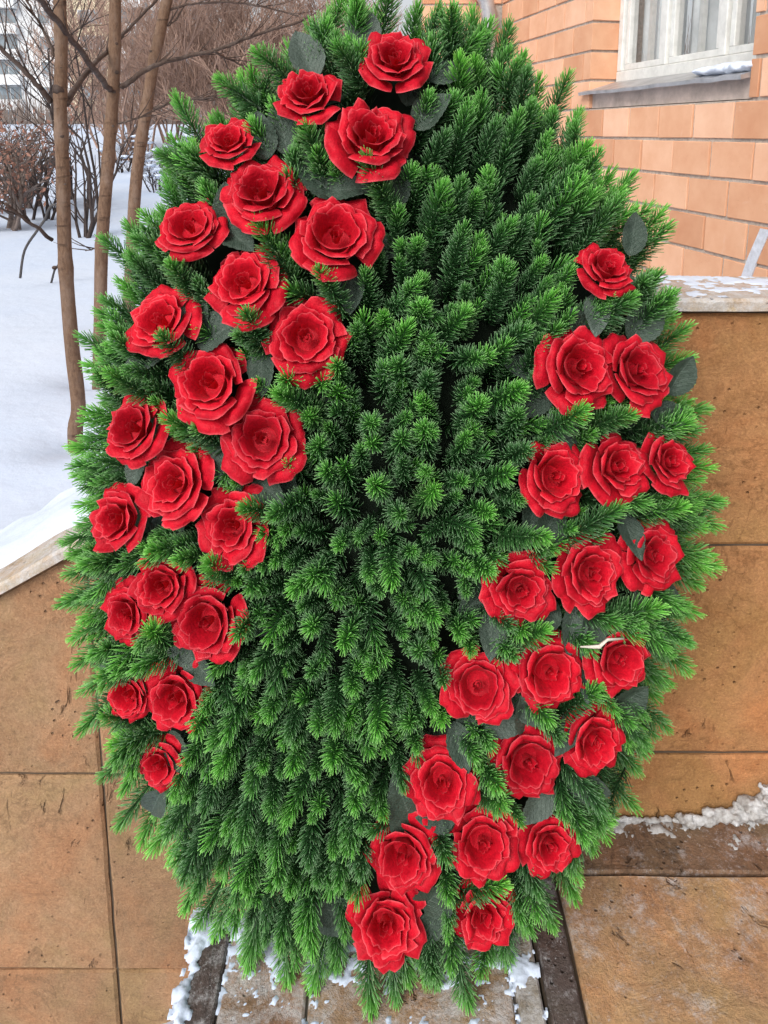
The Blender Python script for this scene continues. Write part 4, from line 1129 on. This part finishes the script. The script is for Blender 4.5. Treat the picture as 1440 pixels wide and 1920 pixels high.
# ---- dark grey-green leaves tucked round the roses
def leaf_mesh(seed):
    rr = random.Random(seed); mb = MB(); nu, nv = 6, 17; idx = []; fold = rr.uniform(0.25, 0.65); bend = rr.uniform(-0.35, 0.1); wd = rr.uniform(0.24, 0.33)
    for j in range(nv + 1):
        v = j / nv; w = wd * math.sin(math.pi * v ** 0.8) ** 0.8 if 0 < v < 1 else 0.004; row = []
        for i in range(nu + 1):
            u = -1 + 2 * i / nu; jag = 1 + (0.07 * (j % 2) if abs(u) > 0.9 else 0)
            row.append(mb.vert((u * w * jag, v, fold * abs(u) * w + bend * v * v + 0.02 * math.sin(v * 9 + u * 2)), 1.0 if abs(u) < 0.1 else 0.5 * abs(u)))
        idx.append(row)
    for j in range(nv):
        for i in range(nu): mb.f.append((idx[j][i], idx[j][i + 1], idx[j + 1][i + 1], idx[j + 1][i]))
    me = mb.mesh('leaf', True, 'e'); me.materials.append(M['leaf']); return me
LV = [leaf_mesh(500 + i) for i in range(6)]
def put_leaf(foot, tipv, face, k):
    y = (tipv - foot); L = y.length; y.normalize(); z = (face - y * face.dot(y)).normalized(); x = y.cross(z)
    m = Matrix((x, y, z)).transposed(); o = link('leaf', LV[k % 6], None, wreath); o.location = foot - W_ORG
    o.rotation_mode = 'QUATERNION'; o.rotation_quaternion = m.to_quaternion(); o.scale = (L * 1.05, L, L)
for k, (foot, tip) in enumerate(LEAF):
    if over_rose(tip[0], tip[1], 0.62) or over_rose((foot[0] + tip[0]) / 2, (foot[1] + tip[1]) / 2, 0.55): continue
    deep = over_rose((foot[0] + tip[0]) / 2, (foot[1] + tip[1]) / 2, 0.78) or over_rose(tip[0], tip[1], 0.80)
    a, th, r = hit(foot[0], foot[1], 0.55 if deep else 0.80); b, th2, r2 = hit(tip[0], tip[1], 0.60 if deep else 0.92)
    a = a + (CAM - a).normalized() * (0.004 + 0.03 * min(1, r) ** 3); b = b + (CAM - b).normalized() * (0.006 + 0.03 * min(1, r) ** 3)
    face = (field(th, r, 0.7) + (CAM - a).normalized() * 0.5).normalized()
    d = b - a; L = min(max(d.length, 0.075), 0.115)
    put_leaf(a, a + d.normalized() * L, face, k)
for i, (px, py, w, h, p, d, rad) in enumerate(rose_info):
    for k in range(2):
        a = rt.uniform(0, 6.28); x = d.orthogonal().normalized(); y = d.cross(x); rd = x * math.cos(a) + y * math.sin(a)
        f = p - d * rad * 1.0 + rd * rad * 0.40; t = f + (rd * 0.95 - d * 0.12).normalized() * rt.uniform(0.065, 0.09)
        q = project(t); q2 = project((f + t) / 2)
        if any(((c[0] - x_) / (w_ * 0.85)) ** 2 + ((c[1] - y_) / (h_ * 0.85)) ** 2 < 1 for c in (q, q2) for j_, (x_, y_, w_, h_, *_r) in enumerate(rose_info) if j_ != i): continue
        put_leaf(f, t, d, i + k)
# dry grass blade caught among the roses
a, th, r = hit(1085, 1205, 0.98); b, _, _ = hit(1165, 1190, 1.02); mb = MB()
a = a + (CAM - a).normalized() * 0.05; b = b + (CAM - b).normalized() * 0.05
mb.tube([a - n_w * -0.01 - W_ORG, (a * .6 + b * .4) + n_w * 0.018 - W_ORG, (a * .4 + b * .6) + n_w * 0.014 + up_w * 0.006 - W_ORG, b + n_w * 0.01 - W_ORG], [0.0012, 0.0034, 0.0026, 0.0016], 5)
so = mb.build('dry_blade', M['dry_straw'], None, W_ORG, smooth=True); tag(so, 'pale dry grass blade caught between two roses of the wreath', 'grass blade')
